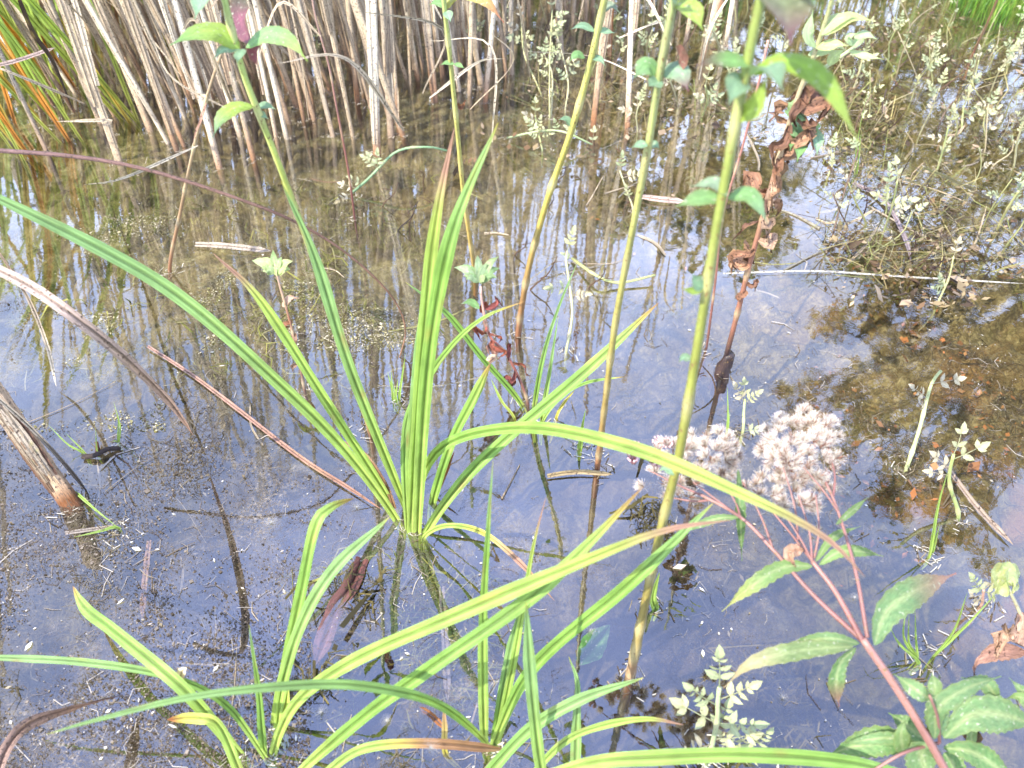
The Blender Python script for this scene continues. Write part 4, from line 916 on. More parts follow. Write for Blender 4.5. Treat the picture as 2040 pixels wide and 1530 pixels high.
# ------------------------------------------------------------------ water parsnip: pale pinnate leaves
def pinnate(seed, nl=3, L=.034):
    r = random.Random(seed); mb = MB(); c = r.choice([(0.32, .33, .18), (0.27, .31, .17), (0.36, .32, .22)])
    tube(mb, [Vector((0, 0, 0)), Vector((0, L * .5, .002)), Vector((0, L * .9, 0))], .0006, .0004, [(0, c), (1, c)], n=6, sides=5)
    for k in range(nl):
        y = L * (.35 + .5 * k / max(nl - 1, 1)); s = .012 * (1 - .22 * k)
        for sg in (-1, 1):
            dr = Vector((sg * r.uniform(.8, 1), r.uniform(.4, .8), r.uniform(-.2, .5))).normalized()
            o = Vector((0, y, .001)); leaf(mb, [o, o + dr * s * .5 + Vector((0, 0, .001)), o + dr * s * 1.15], s * r.uniform(.45, .65), mul(c, r.uniform(.85, 1.15)), n=8, face=Vector((r.uniform(-.5, .5), r.uniform(-.4, .4), 1)), serr=.09, curl=.15, wid=.5)
    o = Vector((0, L * .9, 0)); leaf(mb, [o, o + Vector((0, .006, .001)), o + Vector((0, .014, -.001))], .008, c, n=8, face=Vector((0, 0, 1)), serr=.09, wid=.5)
    return mb.mesh('pinnate_leaf', M_PALE)
PIN = [pinnate(k, rnd.choice([2, 3, 3])) for k in range(8)]
def parsnip(label, pts, lvs, r0=1.6, group=None, stem=None, sc=1.0):
    P = path(pts); B = P[0].copy(); root = thing('water_parsnip', label, 'water plant', B, group)
    Pu = [under(B, .03)] + P if B.z < .004 else P
    c = stem or rnd.choice([(0.36, .36, .15), (0.32, .36, .14), (0.40, .38, .2)])
    mb = MB(); Q = tube(mb, Pu, r0 * .001, r0 * .0007, [(0, mul(c, .4)), (.2, mul(c, .8)), (1, c)], n=18, sides=6, nodes=(.35, .65)); part('stem', mb, M_STEM, root)
    for (t, dx, dy, s) in lvs:
        p = Q[min(int(t * 17), 17)]
        d = (Vector((1, 0, 0)) * dx + Vector((0, .35, .94)) * dy + Vector((0, rnd.uniform(-.4, .2), 0))).normalized()
        zz = Vector((rnd.uniform(-.3, .3), -.7, .7)); xx = d.cross(zz).normalized(); zz = xx.cross(d).normalized()
        o = link('pinnate_leaf', rnd.choice(PIN), root); M = Matrix((xx, d, zz)).transposed().to_4x4()
        o.matrix_local = Matrix.Translation(p - B) @ M @ Matrix.Scale(s * sc * .72, 4)
    return root
def rl(k): return [(rnd.uniform(.45, 1), rnd.uniform(-1, 1), rnd.uniform(.1, 1), rnd.uniform(.7, 1.2)) for _ in range(k)] + [(1, rnd.uniform(-.3, .3), 1, 1)]
parsnip('tall pale parsnip with stacked leaves, leftmost of those right of the reeds', [(1078, 188, 0), (1045, 110), (1038, 40, .1)], rl(7))
parsnip('pale parsnip with yellowish stem, tallest behind the leaning mint', [(1095, 235, 0), (1095, 130), (1100, 20, .15)], rl(8))
parsnip('pale parsnip forking beside the leaning mint stem', [(1126, 218, 0), (1132, 165), (1118, 100), (1110, 70, .1)], rl(7))
parsnip('branched pale parsnip close behind the leaning mint stem', [(1098, 232, 0), (1100, 150), (1085, 110, .08)], rl(5))
parsnip('floating parsnip runner with green bow and leaf tuft left of the yellow mint stem', [(700, 385, .004), (735, 355, .02), (790, 302, .05), (850, 293, .05), (890, 300, .03)], [(.35, -.8, .6, 1.1), (.35, .1, 1, 1.1), (.3, -.5, .9, 1), (.1, -1, .3, 1), (.05, -.8, -.3, 1), (.15, -.6, .5, .9)], 2.4, stem=(0.22, .36, .16))
parsnip('parsnip runner arching over the water left of the leaning mint foot', [(1010, 275, .004), (1070, 262, .02), (1120, 262, .03), (1180, 288, .004)], rl(3), 2, stem=(0.32, .40, .18))
parsnip('low parsnip with small leaves beside the leaning mint node', [(1080, 300, 0), (1072, 262), (1066, 230, .03)], rl(6))
parsnip('thin parsnip shoot left of the purple-leaved mint', [(1262, 420, 0), (1245, 370), (1235, 340, .05)], rl(2))
parsnip('yellow-green runner floating behind the brown-footed mint', [(1140, 515, .004), (1190, 550, .012), (1235, 563, .006), (1305, 548, .01)], [(0, -1, .5, .6)], 2.2, stem=(0.36, .38, .14))
parsnip('forked pale pink-leaved sprig standing in the orange reflections', [(1805, 935, 0), (1830, 860), (1848, 790), (1858, 760), (1875, 738, .075)], [(.9, .9, .5, 1.0), (.8, -.9, .7, .9), (.75, -.7, .8, .6)], 2.4, stem=(0.33, .36, .15))
parsnip('green toothed parsnip sprig rising from dark roots at right', [(1910, 1030, 0), (1893, 970), (1892, 940), (1900, 905, .07)], [(.85, -.9, .8, 1.0), (.95, .9, .7, 1.1), (1, .2, 1, 1.0), (.8, -.8, .1, .8)], 2.2, stem=(0.25, .30, .1))
parsnip('tiny pale sprig with yellow stem above the seed heads', [(1480, 860, 0), (1482, 820), (1484, 795, .025)], rl(3), 1.8, sc=.8)
parsnip('pale creamy parsnip sprig at the bottom, right of centre', [(1412, 1510, 0), (1428, 1440), (1430, 1400), (1433, 1370, .09)], [(1, -.1, 1, 1.2), (.9, .9, .6, 1.1), (.85, -.9, .7, 1.1), (.7, .9, .4, 1.2), (.65, -1, .5, 1.3), (.5, .9, .2, 1.2), (.45, -.8, .3, 1.3), (.55, .3, .9, 1.1)], 2.2, stem=(0.34, .40, .2), sc=.95)
parsnip('creamy parsnip sprig lying low beside the bottom creamy sprig', [(1430, 1500, .004), (1460, 1490, .01), (1500, 1485, .01)], rl(4), 1.8)
parsnip('seedling with three pale leaves near the right pink sprig', [(1955, 1205, 0), (1958, 1190), (1960, 1175, .03)], rl(3), 1.5, stem=PNK)
parsnip('dry seed-headed sprig between the two tall mints', [(1128, 700, 0), (1140, 620), (1128, 520), (1130, 500, .09)], rl(2), 1.8, stem=(.4, .4, .2))
# the many young stems in the shallows at upper right
for (bx, by, tx, ty, h, k) in ((1832, 268, 1872, 175, .10, 3), (1762, 458, 1788, 360, .10, 2), (1868, 335, 1890, 250, .08, 2), (1765, 425, 1770, 375, .05, 2), (1915, 260, 1920, 210, .04, 3), (1964, 280, 1966, 215, .06, 3),
                               (2020, 330, 2045, 230, .10, 3), (1815, 200, 1860, 120, .09, 4), (1850, 150, 1862, 90, .07, 4), (1930, 190, 1950, 120, .07, 4), (1975, 180, 2015, 110, .08, 4), (2010, 130, 2030, 90, .06, 4),
                               (1700, 180, 1720, 110, .07, 3), (1770, 120, 1790, 50, .08, 4), (1650, 350, 1655, 300, .03, 2), (1870, 600, 1900, 510, .06, 3), (1990, 450, 2030, 380, .07, 3), (1400, 230, 1405, 170, .08, 4),
                               (1350, 210, 1330, 150, .08, 4), (1290, 120, 1300, 60, .10, 4), (1460, 180, 1470, 110, .08, 4), (1430, 120, 1420, 60, .1, 4), (1560, 130, 1570, 60, .1, 4), (1330, 90, 1325, 30, .1, 4), (1500, 100, 1510, 40, .1, 4), (1270, 260, 1276, 200, .06, 3), (1180, 140, 1190, 90, .06, 3), (940, 120, 950, 60, .08, 3), (625, 130, 632, 80, .06, 3), (1000, 60, 1010, 0, .1, 4)):
    parsnip('young parsnip stem with small pale leaves in the far shallows', [(bx, by, 0), ((bx + tx) / 2 + rnd.uniform(-8, 8), (by + ty) / 2), (tx, ty, h)], rl(k), rnd.uniform(1.3, 2.4), 'young parsnip stems in the far shallows', sc=rnd.uniform(.8, 1.2))
for k in range(95):
    px, py = (rnd.uniform(1080, 1520), rnd.uniform(-120, 170)) if k % 3 == 0 else (rnd.uniform(1640, 2120), rnd.triangular(-120, 560, 60))
    h = rnd.uniform(.03, .11); B = at(px, py, 0); T = B + Vector((rnd.gauss(0, .03), rnd.gauss(0, .03), h))
    o = thing('water_parsnip', 'young parsnip stem with small pale leaves in the far shallows', 'water plant', B, 'young parsnip stems in the far shallows')
    c = rnd.choice([(0.26, .26, .10), (0.20, .20, .07), (0.30, .25, .14), (0.12, .07, .04)]); mb = MB()
    Q = tube(mb, [under(B, .03), B, B.lerp(T, .5) + Vector((rnd.gauss(0, .008), 0, 0)), T], rnd.uniform(.0009, .0022), .0009, [(0, mul(c, .4)), (.3, mul(c, .7)), (1, c)], n=10, sides=5); part('stem', mb, M_STEM, o)
    for j in range(rnd.randint(1, 4)):
        d = Vector((rnd.gauss(0, 1), rnd.gauss(0, .6), rnd.uniform(.1, 1))).normalized(); zz = Vector((rnd.uniform(-.4, .4), -.6, .8)); xx = d.cross(zz).normalized(); zz = xx.cross(d)
        q = link('pinnate_leaf', rnd.choice(PIN), o); q.matrix_local = Matrix.Translation(Q[rnd.randint(6, 9)] - B) @ Matrix((xx, d, zz)).transposed().to_4x4() @ Matrix.Scale(rnd.uniform(.28, .6), 4)

# ------------------------------------------------------------------ dead stems, straws and cut reeds
def straw(name, label, pts, w, col, tipc=None, kind='blade', group=None, cat='dead leaf', mat=None, **kw):
    P = path(pts) if not isinstance(pts[0], Vector) else pts; mb = MB(); tipc = tipc or col
    if kind == 'blade': blade(mb, P, w * .001, [(0, col), (.5, mixc(col, tipc, .4)), (1, tipc)], **{**dict(n=30, tip=.15, base=.8), **kw})
    else: tube(mb, P, w * .0005, w * .0005 * kw.pop('taper', .4), [(0, col), (1, tipc)], **{**dict(n=40, sides=7, wob=.05), **kw})
    return tag(link(name, mb.mesh(name, mat or M_DRY, P[0]), None, P[0]), label, cat, group)
straw('dead_rush', 'long thin purplish dry stem arching from the left edge to the water at centre', [(-30, 298, .27), (150, 312, .27), (300, 340, .26), (480, 398, .23), (600, 448, .19), (700, 512, .14), (780, 590, .08), (808, 655, .03), (796, 712, .0)], 4.4, (0.20, .12, .11), (0.30, .16, .09), 'tube', cat='dead stem')
straw('dry_reed_leaf', 'broad pinkish-grey dead leaf drooping from the left edge, blunt brown tip', [(-40, 520, .28), (60, 570, .27), (150, 632, .25), (250, 712, .2), (330, 790, .13), (365, 835, .08), (386, 868, .03)], 9, (0.56, .43, .35), (0.30, .17, .11), tip=.06)
straw('dry_reed_leaf', 'narrow pinkish dead leaf half sunk in the water, pointing to the big clump', [(295, 690, .004), (380, 745, .003), (470, 812, .003), (600, 912, .003), (700, 975, .004), (762, 1016, .004)], 4.5, (0.36, .22, .17), (0.34, .18, .12))
straw('dry_straw', 'thin bent straw hanging steeply at the left below the broad dead leaf', [(-10, 488, .2), (55, 590, .12), (95, 690, .05), (112, 770, .003)], 5, (0.42, .30, .22), STRAWL)
straw('dry_straw', 'thin straw lying along the thick cut reed at left', [(-30, 770, .13), (60, 850, .08), (130, 925, .03), (178, 985, -.005)], 4, (0.55, .47, .36), DARK)
straw('dry_reed_leaf', 'curled brown dead leaf in the bottom left corner', [(-10, 1560, .09), (15, 1490, .09), (60, 1440, .08), (140, 1410, .06), (240, 1385, .02)], 8.5, (0.42, .27, .20), (0.2, .1, .06), twist=1.2)
straw('dry_straw', 'thin straight dead rush lying under water at the lower left', [(298, 1078, -.004), (290, 1150, -.006), (283, 1232, -.004)], 5.5, (0.42, .24, .15), cat='dead stem')
straw('dry_straw', 'short grey straw beside the bent green grass blade', [(130, 1062, .004), (180, 1055, .005), (232, 1048, .004)], 3.6, (0.36, .30, .25))
straw('dry_reed_leaf', 'thick dark red rotting leaf sunk between the sedge clumps', [(722, 1115, .0), (700, 1165, .002), (670, 1210, -.002), (640, 1290, -.004), (628, 1325, -.006)], 15, (0.14, .05, .04), (0.22, .12, .11))
straw('dry_straw', 'pale vertical rush under water left of the straight sedge leaf', [(880, 1170, -.01), (888, 1300, -.006), (892, 1400, -.003)], 6, (0.30, .24, .22))
straw('dry_straw', 'long dead rush slanting in the lower right water', [(1885, 930, .003), (1945, 1010, .003), (2018, 1085, .003)], 6, (0.40, .30, .22))
straw('dry_straw', 'white thread-like straw lying across the bright sky reflection', [(1440, 545, .003), (1620, 540, .003), (1780, 550, .003), (2040, 565, .003)], 2.2, (0.62, .58, .5))
straw('dry_straw', 'short pink straw floating behind the nearest mint stem', [(1275, 392, .004), (1310, 397, .005), (1365, 402, .004)], 9, (0.46, .34, .28))
straw('dry_straw', 'long pale blade lying on the water at the middle left', [(390, 487, .004), (450, 490, .006), (540, 500, .004)], 8, (0.42, .34, .26))
straw('dry_straw', 'dark slanting rush at the far right', [(1840, 335, .03), (1900, 360, .02), (1990, 405, .0)], 5, (0.10, .10, .04), (0.05, .04, .03))
straw('dry_straw', 'long mauve rush afloat at upper right', [(1700, 365, .002), (1760, 400, .003), (1800, 470, .002), (1815, 520, .002)], 8, (0.30, .24, .24))
straw('dry_straw', 'brown rotten straw floating above the seed heads at left', [(1090, 948, .003), (1150, 940, .004), (1220, 945, .003)], 5, (0.40, .30, .16))
straw('dry_straw', 'straw leaning across the reeds at the top left corner', [(-20, 135, .2), (40, 120, .2), (110, 95, .2)], 7, (0.45, .33, .27))
straw('dry_straw', 'black curved leaf hanging among the left reeds', [(40, 0, .35), (70, 70, .27), (110, 130, .2), (150, 230, .08)], 6, DARK, DARK)
straw('green_leaf', 'broad lime leaf lying on the mud under water near the nearest stem foot', [(1150, 1320, -.006), (1180, 1285, -.006), (1215, 1245, -.006)], 22, (0.06, .16, .03), (0.1, .2, .05), tip=.5, base=.3, mat=M_HERB)
# cut thick reed at left
b = at(140, 1000, 0); t1 = at(0, 800, .1); tt = b + (t1 - b) * 2.6
root = thing('cut_reed', 'thick splintered dead reed slanting into the water at the left edge', 'reed', b)
mb = MB(); tube(mb, [b + (b - t1).normalized() * .02, b, t1, tt], .0105, .0095, [(0, DARK), (.08, mul(RUST, .6)), (.14, (0.48, .33, .2)), (1, (0.52, .40, .27))], n=40, sides=12, flat=.7, rough=.1, wob=.05); part('stalk', mb, M_DRY, root)
for k in range(9):
    mb = MB(); o = Vector((rnd.uniform(-1, 1), -rnd.uniform(.2, 1), rnd.uniform(.2, 1))).normalized() * .0105; f = rnd.uniform(-.02, .35); g = f + rnd.uniform(.4, 1.1)
    c = rnd.choice([(0.30, .18, .1), (0.5, .38, .25), (0.46, .36, .28), (0.55, .45, .33), (0.25, .13, .08)])
    blade(mb, [b.lerp(t1, f) + o, b.lerp(t1, (f + g) / 2) + o * 1.08, b.lerp(t1, g) + o * 1.05], rnd.uniform(.002, .007), [(0, mul(c, .7)), (1, c)], n=20, tip=.4, base=.5, fold=-.5, wav=.2); part('sheath', mb, M_DRY, root)
# dark floating root at left
mb = MB(); P = path([(165, 910, .003), (195, 905, .006), (215, 895, .004), (240, 893, .003)]); tube(mb, P, .003, .002, [(0, DARK), (1, DARK)], n=10, wob=.25)
tube(mb, path([(196, 905, 0), (193, 880, .012)]), .003, .0015, [(0, DARK), (1, SB)], n=6, wob=.2); tube(mb, path([(228, 905, .001), (255, 925, .001), (275, 955, 0)]), .0008, .0005, [(0, DARK), (1, DARK)], n=10)
tag(link('floating_root', mb.mesh('floating_root', M_DRY, P[0]), None, P[0]), 'dark rotten root floating under the fine grass tuft at left', 'root')
# scattered rushes afloat, mostly far right and among the reeds
for k in range(96):
    z = k % 4
    if z < 2: px, py = rnd.uniform(1560, 2080), rnd.triangular(60, 620, 300)
    elif z == 2: px, py = rnd.uniform(900, 1600), rnd.uniform(120, 620)
    else: px, py = rnd.uniform(20, 1100), rnd.uniform(320, 1500)
    a = rnd.gauss(.25, .8) if rnd.random() < .7 else rnd.uniform(0, 3.1); L = rnd.uniform(.03, .14); c0 = at(px, py, 0)
    d = Vector((math.cos(a), math.sin(a), 0)) * L * .5; s = Vector((-d.y, d.x, 0)) * rnd.uniform(-.3, .3)
    z0 = rnd.choice([.0012, .0015, -.004, -.008]); A, M_, B = c0 - d, c0 + s, c0 + d
    for q in (A, M_, B): q.z = z0
    if rnd.random() < .25: B.z = z0 + L * .3
    c = rnd.choice([STRAW, PINK, GREY, GREY, (.30, .28, .1), (0.2, .12, .07), (.3, .27, .2)])
    straw('dry_straw', 'thin dead rush piece afloat on the pond', [A, M_, B], rnd.uniform(1.0, 4.5) * (1 if z < 3 else .5), c, None, rnd.choice(['blade', 'tube']), 'thin rush pieces afloat on the pond', n=12, **({}))
# dark bare twigs standing in the shallows
for k in range(46):
    px, py = (rnd.uniform(1650, 2060), rnd.uniform(60, 560)) if k % 4 else (rnd.uniform(700, 1500), rnd.uniform(300, 820))
    B = at(px, py, 0); a = rnd.uniform(0, 6.3); h = rnd.uniform(.015, .06); d = Vector((math.cos(a) * .7, math.sin(a) * .3, 1)) * h
    mb = MB(); c = rnd.choice([DARK, SD, (.12, .07, .04)]); tube(mb, [B + Vector((0, 0, -.03)), B, B + d * .5 + Vector((.006, 0, 0)), B + d], .0016, .0005, [(0, c), (1, c)], n=10, sides=5, wob=.15)
    for j in range(2):
        p0 = B + d * rnd.uniform(.3, .8); e = p0 + Vector((rnd.gauss(0, 1), rnd.gauss(0, .5), rnd.gauss(.2, .5))) * .012; tube(mb, [p0, p0.lerp(e, .5) + Vector((0, 0, .002)), e], .0008, .0003, [(0, c), (1, c)], n=5, sides=4)
    tag(link('bare_twig', mb.mesh('bare_twig', M_DRY, B), None, B), 'small dark bare twig poking out of the shallow water', 'twig', 'dark bare twigs poking out of the water')

# grass bank, top right corner
def tuft_field(name, n, sampler, hgt, wid, cols, mat, kind='stuff'):
    V, F, C, U = [], [], [], []
    for k in range(n):
        p, h = sampler(); h *= hgt; a = rnd.uniform(0, 6.3); d = Vector((math.cos(a), math.sin(a), 0)); s = Vector((-d.y, d.x, 0)) * wid * rnd.uniform(.6, 1.3)
        l = d * h * rnd.uniform(.1, .7); c = rnd.choice(cols); c = mul(c, rnd.uniform(.7, 1.3)); o = len(V)
        V += [p - s, p + s, p + l * .35 + Vector((0, 0, h * .6)) + s * .7, p + l * .35 + Vector((0, 0, h * .6)) - s * .7, p + l + Vector((0, 0, h))]
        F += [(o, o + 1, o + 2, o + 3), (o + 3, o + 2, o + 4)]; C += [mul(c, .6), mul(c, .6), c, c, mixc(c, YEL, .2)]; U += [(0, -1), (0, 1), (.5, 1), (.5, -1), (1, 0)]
    return tag(link(name, mesh(name, V, F, C, U, mat)), kind=kind)
def bank_pt():
    while True:
        px, py = rnd.uniform(1890, 2300), rnd.uniform(-260, 66)
        e = py - (22 + 26 * math.sin(px * .02) + (px - 1950) * .14)
        if e < rnd.uniform(-10, 18): break
    p = at(px, py, 0); p.z = .0; return p, rnd.uniform(.4, 1)
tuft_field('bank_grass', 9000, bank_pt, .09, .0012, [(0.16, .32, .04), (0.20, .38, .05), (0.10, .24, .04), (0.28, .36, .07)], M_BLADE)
def far_pt():
    while True:
        x, y = rnd.uniform(-5, 6), rnd.uniform(2.4, 7)
        e = float(pond_edge(np.array([x]), np.array([y]))[0])
        if e > -.05: break
    return Vector((x, y, max(0.0, .5 * (1 - math.exp(-.35 * max(e, 0)))))), rnd.uniform(.4, 1)
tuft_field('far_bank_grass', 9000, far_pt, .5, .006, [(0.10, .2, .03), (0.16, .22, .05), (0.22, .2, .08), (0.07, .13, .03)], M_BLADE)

# ------------------------------------------------------------------ fine stuff: litter, fibres, algae, seeds
def scatter(name, n, regions, size, cols, z, mat, thick=.12, curved=False, zj=.0, onbed=False, tilt=.15, up=.0, thr=(.38, .62)):
    """n slivers lying at the surface or on the bed"""
    w = np.array([r[4] for r in regions], float); w /= w.sum(); ri = rng.choice(len(regions), n, p=w); R4 = np.array([r[:4] for r in regions], float)[ri]
    px, py = rng.uniform(R4[:, 0], R4[:, 1]), rng.uniform(R4[:, 2], R4[:, 3])
    py = np.maximum(py, -350)
    rz = UPV.z * (765 - py) / FPX + FW.z; k = -CAM_H / rz
    x, y = (px - 1020) / FPX * k, ((765 - py) / FPX * UPV.y + FW.y) * k
    cl = fbm(x * 11, y * 11, 4, 5); keep = cl > rng.uniform(thr[0], thr[1], n); x, y = x[keep], y[keep]; n = len(x)
    e = pond_edge(x, y); keep = e < -.05; x, y = x[keep], y[keep]; n = len(x)
    zz = (bed(x, y) + z) if onbed else np.full(n, z); zz = zz + rng.uniform(0, 1, n) * zj
    a = rng.uniform(0, 2 * np.pi, n); L = size * rng.lognormal(0, .45, n); ti = rng.normal(0, tilt, n) + up
    d = np.stack([np.cos(a) * np.cos(ti), np.sin(a) * np.cos(ti), np.sin(ti)], 1) * L[:, None]; s = np.stack([-np.sin(a), np.cos(a), np.zeros(n)], 1) * (L * thick * rng.uniform(.6, 1.5, n))[:, None]
    c = np.stack([x, y, zz], 1); base = np.array(cols)[rng.integers(0, len(cols), n)] * rng.uniform(.7, 1.25, (n, 1))
    if not curved:
        V = np.stack([c - d * .5, c - s, c + d * .5, c + s], 1).reshape(-1, 3); q = 4; F = np.arange(n * 4).reshape(-1, 4)
    else:
        b = s / (L * thick)[:, None] * (L * rng.normal(0, .28, n))[:, None]
        V = np.stack([c - d * .5 - s * .5, c - d * .5 + s * .5, c + b + s * .5, c + b - s * .5, c + d * .5 + s * .3, c + d * .5 - s * .3], 1).reshape(-1, 3); q = 6
        i = np.arange(n)[:, None] * 6; F = np.concatenate([i + np.array([[0, 1, 2, 3]]), i + np.array([[3, 2, 4, 5]])], 0)
    me = bpy.data.meshes.new(name); me.vertices.add(len(V)); me.vertices.foreach_set('co', V.astype(np.float32).ravel())
    me.loops.add(F.size); me.loops.foreach_set('vertex_index', F.ravel().astype(np.int32)); me.polygons.add(len(F)); me.polygons.foreach_set('loop_start', np.arange(0, F.size, 4, dtype=np.int32))
    me.update(calc_edges=True); ca = me.color_attributes.new('Col', 'FLOAT_COLOR', 'POINT'); C = np.ones((n * q, 4), np.float32); C[:, :3] = np.repeat(base, q, 0); ca.data.foreach_set('color', C.ravel())
    me.materials.append(mat); return tag(link(name, me), kind='stuff')
M_LIT = plant_mat('litter', (1, 1), .9, 1.1, .7, 0.1, 0.0, .0001, spec=.25)
ALLR = [(-60, 2100, 330, 1600, 3), (0, 900, 560, 1560, 2), (1640, 2100, 50, 1100, 2), (900, 1700, 150, 800, 1)]
TANC = [(0.13, .10, .06), (0.09, .065, .035), (0.20, .165, .11), (0.1, .07, .04), (0.05, .035, .02)]
scatter('bottom_litter', 34000, ALLR, .0028, TANC, .002, M_LIT, .16, zj=.006, onbed=True, tilt=.4)
scatter('bottom_fibres', 52000, ALLR, .010, [(0.07, .055, .03), (0.12, .10, .06), (0.03, .022, .012), (0.10, .08, .05)], .002, M_LIT, .035, curved=True, zj=.010, onbed=True, tilt=.5)
scatter('green_algae_threads', 26000, [(0, 900, 300, 760, 3), (600, 1700, 150, 560, 2), (1650, 2080, 60, 560, 2), (560, 1000, 1100, 1400, .5)], .012, [(0.12, .12, .022), (0.17, .16, .035), (0.07, .08, .014), (0.19, .17, .07)], .003, M_LIT, .05, curved=True, zj=.014, onbed=True, tilt=.6)
scatter('orange_flecks', 600, [(1640, 2060, 480, 1120, 3), (1100, 1400, 300, 500, .3)], .006, [(0.26, .10, .03), (0.18, .08, .03), (0.30, .15, .06)], .003, M_LIT, .3, zj=.012, onbed=True, tilt=.6)  # orange flecks over the bed, mostly at the right
scatter('floating_specks', 7000, [(0, 1100, 560, 1560, 3), (1100, 1700, 700, 1560, 1), (0, 900, 330, 700, 1.5), (1500, 2060, 100, 1100, 1.6)], .0012, [(0.30, .26, .19), (0.20, .16, .10), (0.48, .44, .38), (0.10, .075, .05)], .0009, M_LIT, .3, tilt=.05)
scatter('floating_fibres', 6000, [(0, 1100, 560, 1560, 3), (1500, 2060, 100, 1100, 2), (1100, 1700, 700, 1560, .6), (300, 1500, 300, 700, 2)], .009, [(0.22, .18, .13), (0.12, .09, .06), (0.34, .3, .25), (0.06, .04, .03)], .0009, M_LIT, .03, curved=True, tilt=.03)
scatter('floating_seeds', 300, [(0, 2040, 330, 1560, 1)], .0034, [(0.72, .68, .62), (0.8, .77, .72), (0.6, .5, .4)], .0014, M_FLUFF, .16, tilt=.12)
# drowned weed on the mossy bottom; its dark tone also stands in for the mirrored seed plant
wt = []
scatter('floating_algae_crumbs', 42000, [(110, 470, 430, 720, 3), (40, 330, 700, 860, .7), (560, 900, 560, 700, 1)], .0014, [(0.20, .18, .08), (0.32, .28, .16), (0.14, .125, .04), (0.42, .38, .27), (0.10, .085, .03)], .0003, M_LIT, .4, zj=.0012, tilt=.25, thr=(.47, .66))
scatter('floating_mud_crumbs', 60000, [(-60, 620, 880, 1600, 3), (560, 800, 820, 1060, .5), (-60, 160, 600, 900, .7), (1060, 1240, 960, 1120, .25)], .0011, [(0.08, .06, .042), (0.055, .04, .026), (0.12, .095, .07), (0.03, .022, .015), (0.17, .14, .11)], .0003, M_LIT, .35, zj=.0009, tilt=.2, thr=(.46, .66))
scatter('weed_and_reflection', 9000, [(1190, 1640, 1290, 1560, 2), (1180, 1350, 880, 1080, .5), (560, 760, 1150, 1400, .5)], .013, [(0.055, .045, .012), (0.09, .07, .02), (0.03, .025, .01)], .004, M_LIT, .07, curved=True, zj=.03, onbed=True, tilt=.8, up=.3)
scatter('dead_stem_tangle', 5200, [(1640, 2100, 10, 560, 4), (1050, 1640, 40, 260, 1.5)], .038, [(0.16, .12, .05), (0.26, .22, .09), (0.07, .045, .03), (0.24, .21, .12), (0.18, .19, .06), (0.05, .035, .025)], .003, M_LIT, .019, curved=True, zj=.022, tilt=.55)
scatter('small_rotten_leaves', 2600, [(1640, 2100, 10, 620, 3), (900, 1640, 100, 420, 1)], .009, [(0.12, .07, .035), (0.2, .15, .08), (0.06, .04, .025), (0.3, .22, .14)], .0015, M_LIT, .3, zj=.012, tilt=.5)
# wind-blown pappus parachutes on the water
mb = MB()
for k in range(26):
    a = k * .2417; d = Vector((math.cos(a), math.sin(a), rnd.uniform(.05, .5))).normalized(); s = Vector((-math.sin(a), math.cos(a), 0)) * .00009
    mb.add([-s, s, d * .007 + s * .6, d * .007 - s * .6], [(0, 1, 2, 3)], [(0.38, .36, .33)] * 4)
pm = mb.mesh('parachute_seed', M_FLUFF)
for k, (px, py) in enumerate([(858, 1490), (1703, 1190), (1000, 487), (770, 1435), (808, 1450), (710, 1010), (1175, 1255), (1690, 980), (540, 1040), (915, 1085), (1380, 870), (1440, 1500), (1560, 1390), (300, 1330), (640, 1420)]):
    o = link('parachute_seed', pm, None, at(px, py, .0015) if k else at(px, py, .058)); o.rotation_euler = (rnd.uniform(-.3, .3), rnd.uniform(-.3, .3), rnd.uniform(0, 6)); s = rnd.uniform(.6, 1.1); o.scale = (s, s, s)
    tag(o, 'white feathery parachute seed caught on the striped brown-ended sedge leaf' if k == 0 else 'white feathery parachute seed resting on the water', 'seed', None if k == 0 else 'parachute seeds resting on the water')

# scum, fibres and dust gathered where stems enter the water
feet = [o.location.copy() for o in bpy.data.objects if o.type == 'EMPTY' and abs(o.location.z) < .01 and o.location.y < 1.5]
mb = MB()
for f in feet:
    for k in range(26):
        a = rnd.uniform(0, 6.28); R_ = .004 + abs(rnd.gauss(0, .010)); p = Vector((f.x + math.cos(a) * R_, f.y + math.sin(a) * R_, .0010)); b = a + 1.57 + rnd.gauss(0, .6); L_ = rnd.uniform(.001, .006)
        d = Vector((math.cos(b), math.sin(b), 0)) * L_; s_ = Vector((-d.y, d.x, 0)).normalized() * rnd.uniform(.0002, .0005); c = rnd.choice([(0.2, .16, .1), (0.36, .31, .24), (0.1, .07, .04), (0.5, .46, .38)])
        mb.add([p - d - s_, p - d + s_, p + d + s_, p + d - s_], [(0, 1, 2, 3)], [c] * 4)
tag(link('floating_scum', mb.mesh('floating_scum', M_LIT)), kind='stuff')

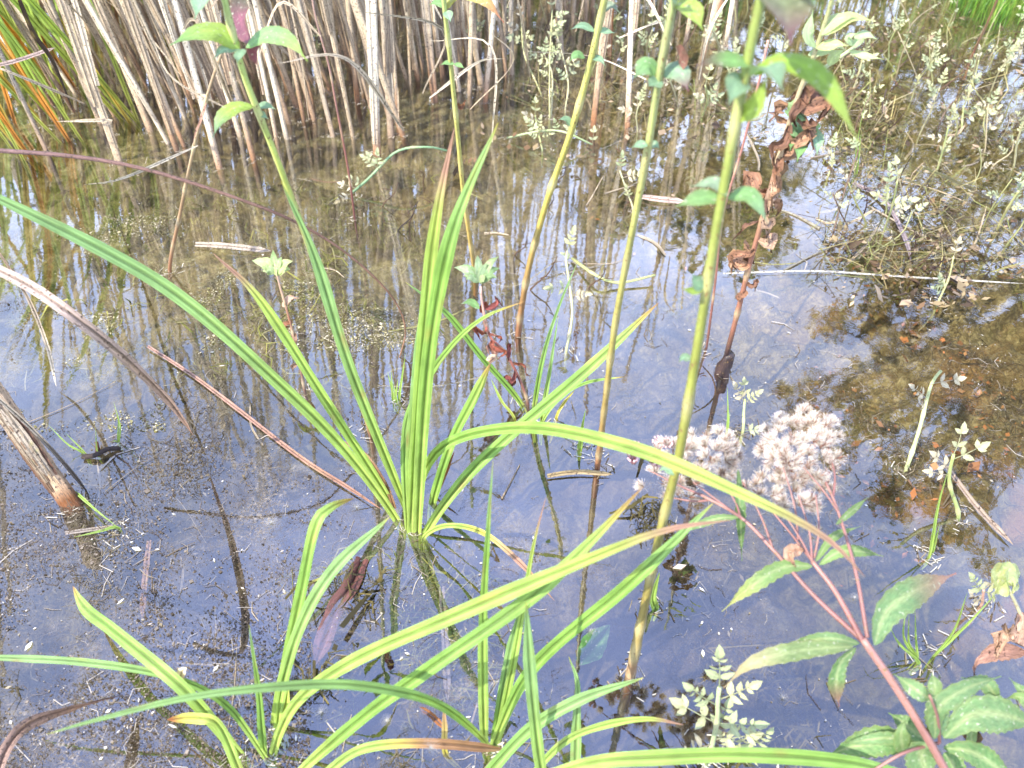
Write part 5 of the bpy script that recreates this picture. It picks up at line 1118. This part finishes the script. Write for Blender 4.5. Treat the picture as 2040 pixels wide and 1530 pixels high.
# labels that tell alike things apart by look and by the landmark they stand beside
bpy.context.view_layer.update()
def to_px(p):
    d = p - CAMP; k = max(d.dot(FW), 1e-3); return 1020 + FPX * d.x / k, 765 - FPX * d.dot(UPV) / k
def zone(x, y):
    if y < 330:
        for lim, t in ((120, 'at the far left edge of the reeds'), (300, 'left of the brown herb stem'), (430, 'behind the brown herb stem'), (560, 'behind the mint with the purple leaf'), (680, 'right of the mint with the purple leaf'),
                       (800, 'around the brightest cream reed'), (930, 'behind the two tall sedge tips'), (1080, 'between the yellow mint and the leaning mint'), (1240, 'just right of the leaning mint'), (1400, 'near the purple hanging leaf'),
                       (1560, 'behind the nearest tall stem'), (1720, 'around the top of the withered herb'), (1880, 'in the upper right shallows')):
            if x < lim: return t
        return 'below the green bank at upper right'
    if y < 620:
        for lim, t in ((420, 'left of the small mint shoot'), (800, 'above the big sedge clump'), (1150, 'around the red-leaved mint shoot'), (1500, 'left of the withered herb'), (1750, 'right of the withered herb')):
            if x < lim: return t
        return 'in the right shallows above the pink sprig'
    if y < 1000:
        for lim, t in ((420, 'near the cut reed at left'), (800, 'left of the big sedge clump'), (1250, 'right of the big sedge clump')):
            if x < lim: return t
        return 'near the seed heads and pink sprig at right'
    for lim, t in ((300, 'in the lower left corner'), (620, 'around the lower left sedge clump'), (1000, 'below the big sedge clump')):
        if x < lim: return t
    return 'in the lower right water'
def hue(me):
    C = np.empty(len(me.vertices) * 4, np.float32); me.color_attributes['Col'].data.foreach_get('color', C); c = C.reshape(-1, 4)[:, :3].mean(0)
    v = c.mean(); 
    if v < .09: return 'dark'
    if c[1] > c[0] * .98: return 'greenish'
    if c[0] > c[1] * 1.36: return 'reddish'
    return 'pale' if v > .38 else ('tan' if v > .27 else ('greyish' if c[0] < c[1] * 1.24 else 'brown'))
for o in [o for o in bpy.data.objects if o.parent is None and 'group' in o]:
    g = o['group']; x_, y_ = to_px(o.location)
    body = o.data if o.type == 'MESH' else (o.children[0].data if o.children else None)
    if body is None or 'Col' not in body.color_attributes: continue
    h_ = hue(body); z_ = zone(x_, y_); d_ = max(v.co.length for v in body.vertices) if len(body.vertices) else 0
    if g.startswith('dead reed stalks packed'):
        row = 'front row' if y_ > 190 else ('middle row' if y_ > 70 else 'back row')
        o['label'] = f'{h_} dead reed stalk in the {row} {z_}'
    elif g.startswith('young parsnip'):
        o['label'] = f"{'tall' if d_ > .09 else 'short'} {h_} parsnip stem with {'many' if len(o.children) > 4 else 'few'} small leaves {z_}"
    elif g.startswith('thin rush'):
        o['label'] = f"{'long' if d_ > .09 else 'short'} {h_} thin rush piece afloat {z_}"
    elif g.startswith('dark bare twigs'):
        o['label'] = f"{'taller' if d_ > .04 else 'tiny'} dark bare twig poking out of water {z_}"
    elif g.startswith('iris clumps'):
        o['label'] = f"clump of {len(o.children)} green and orange iris blades {'close to open water' if y_ > 150 else 'deep among reeds'} {z_}"
    elif g.startswith('loose dry leaf'):
        o['label'] = f"{'long' if d_ > .15 else 'short'} {h_} loose leaf strip caught in the reeds {z_}"
# label lengths stay within 16 words
for o in bpy.data.objects:
    if 'label' in o:
        w_ = str(o['label']).split()
        if len(w_) > 16: o['label'] = ' '.join(w_[:16])
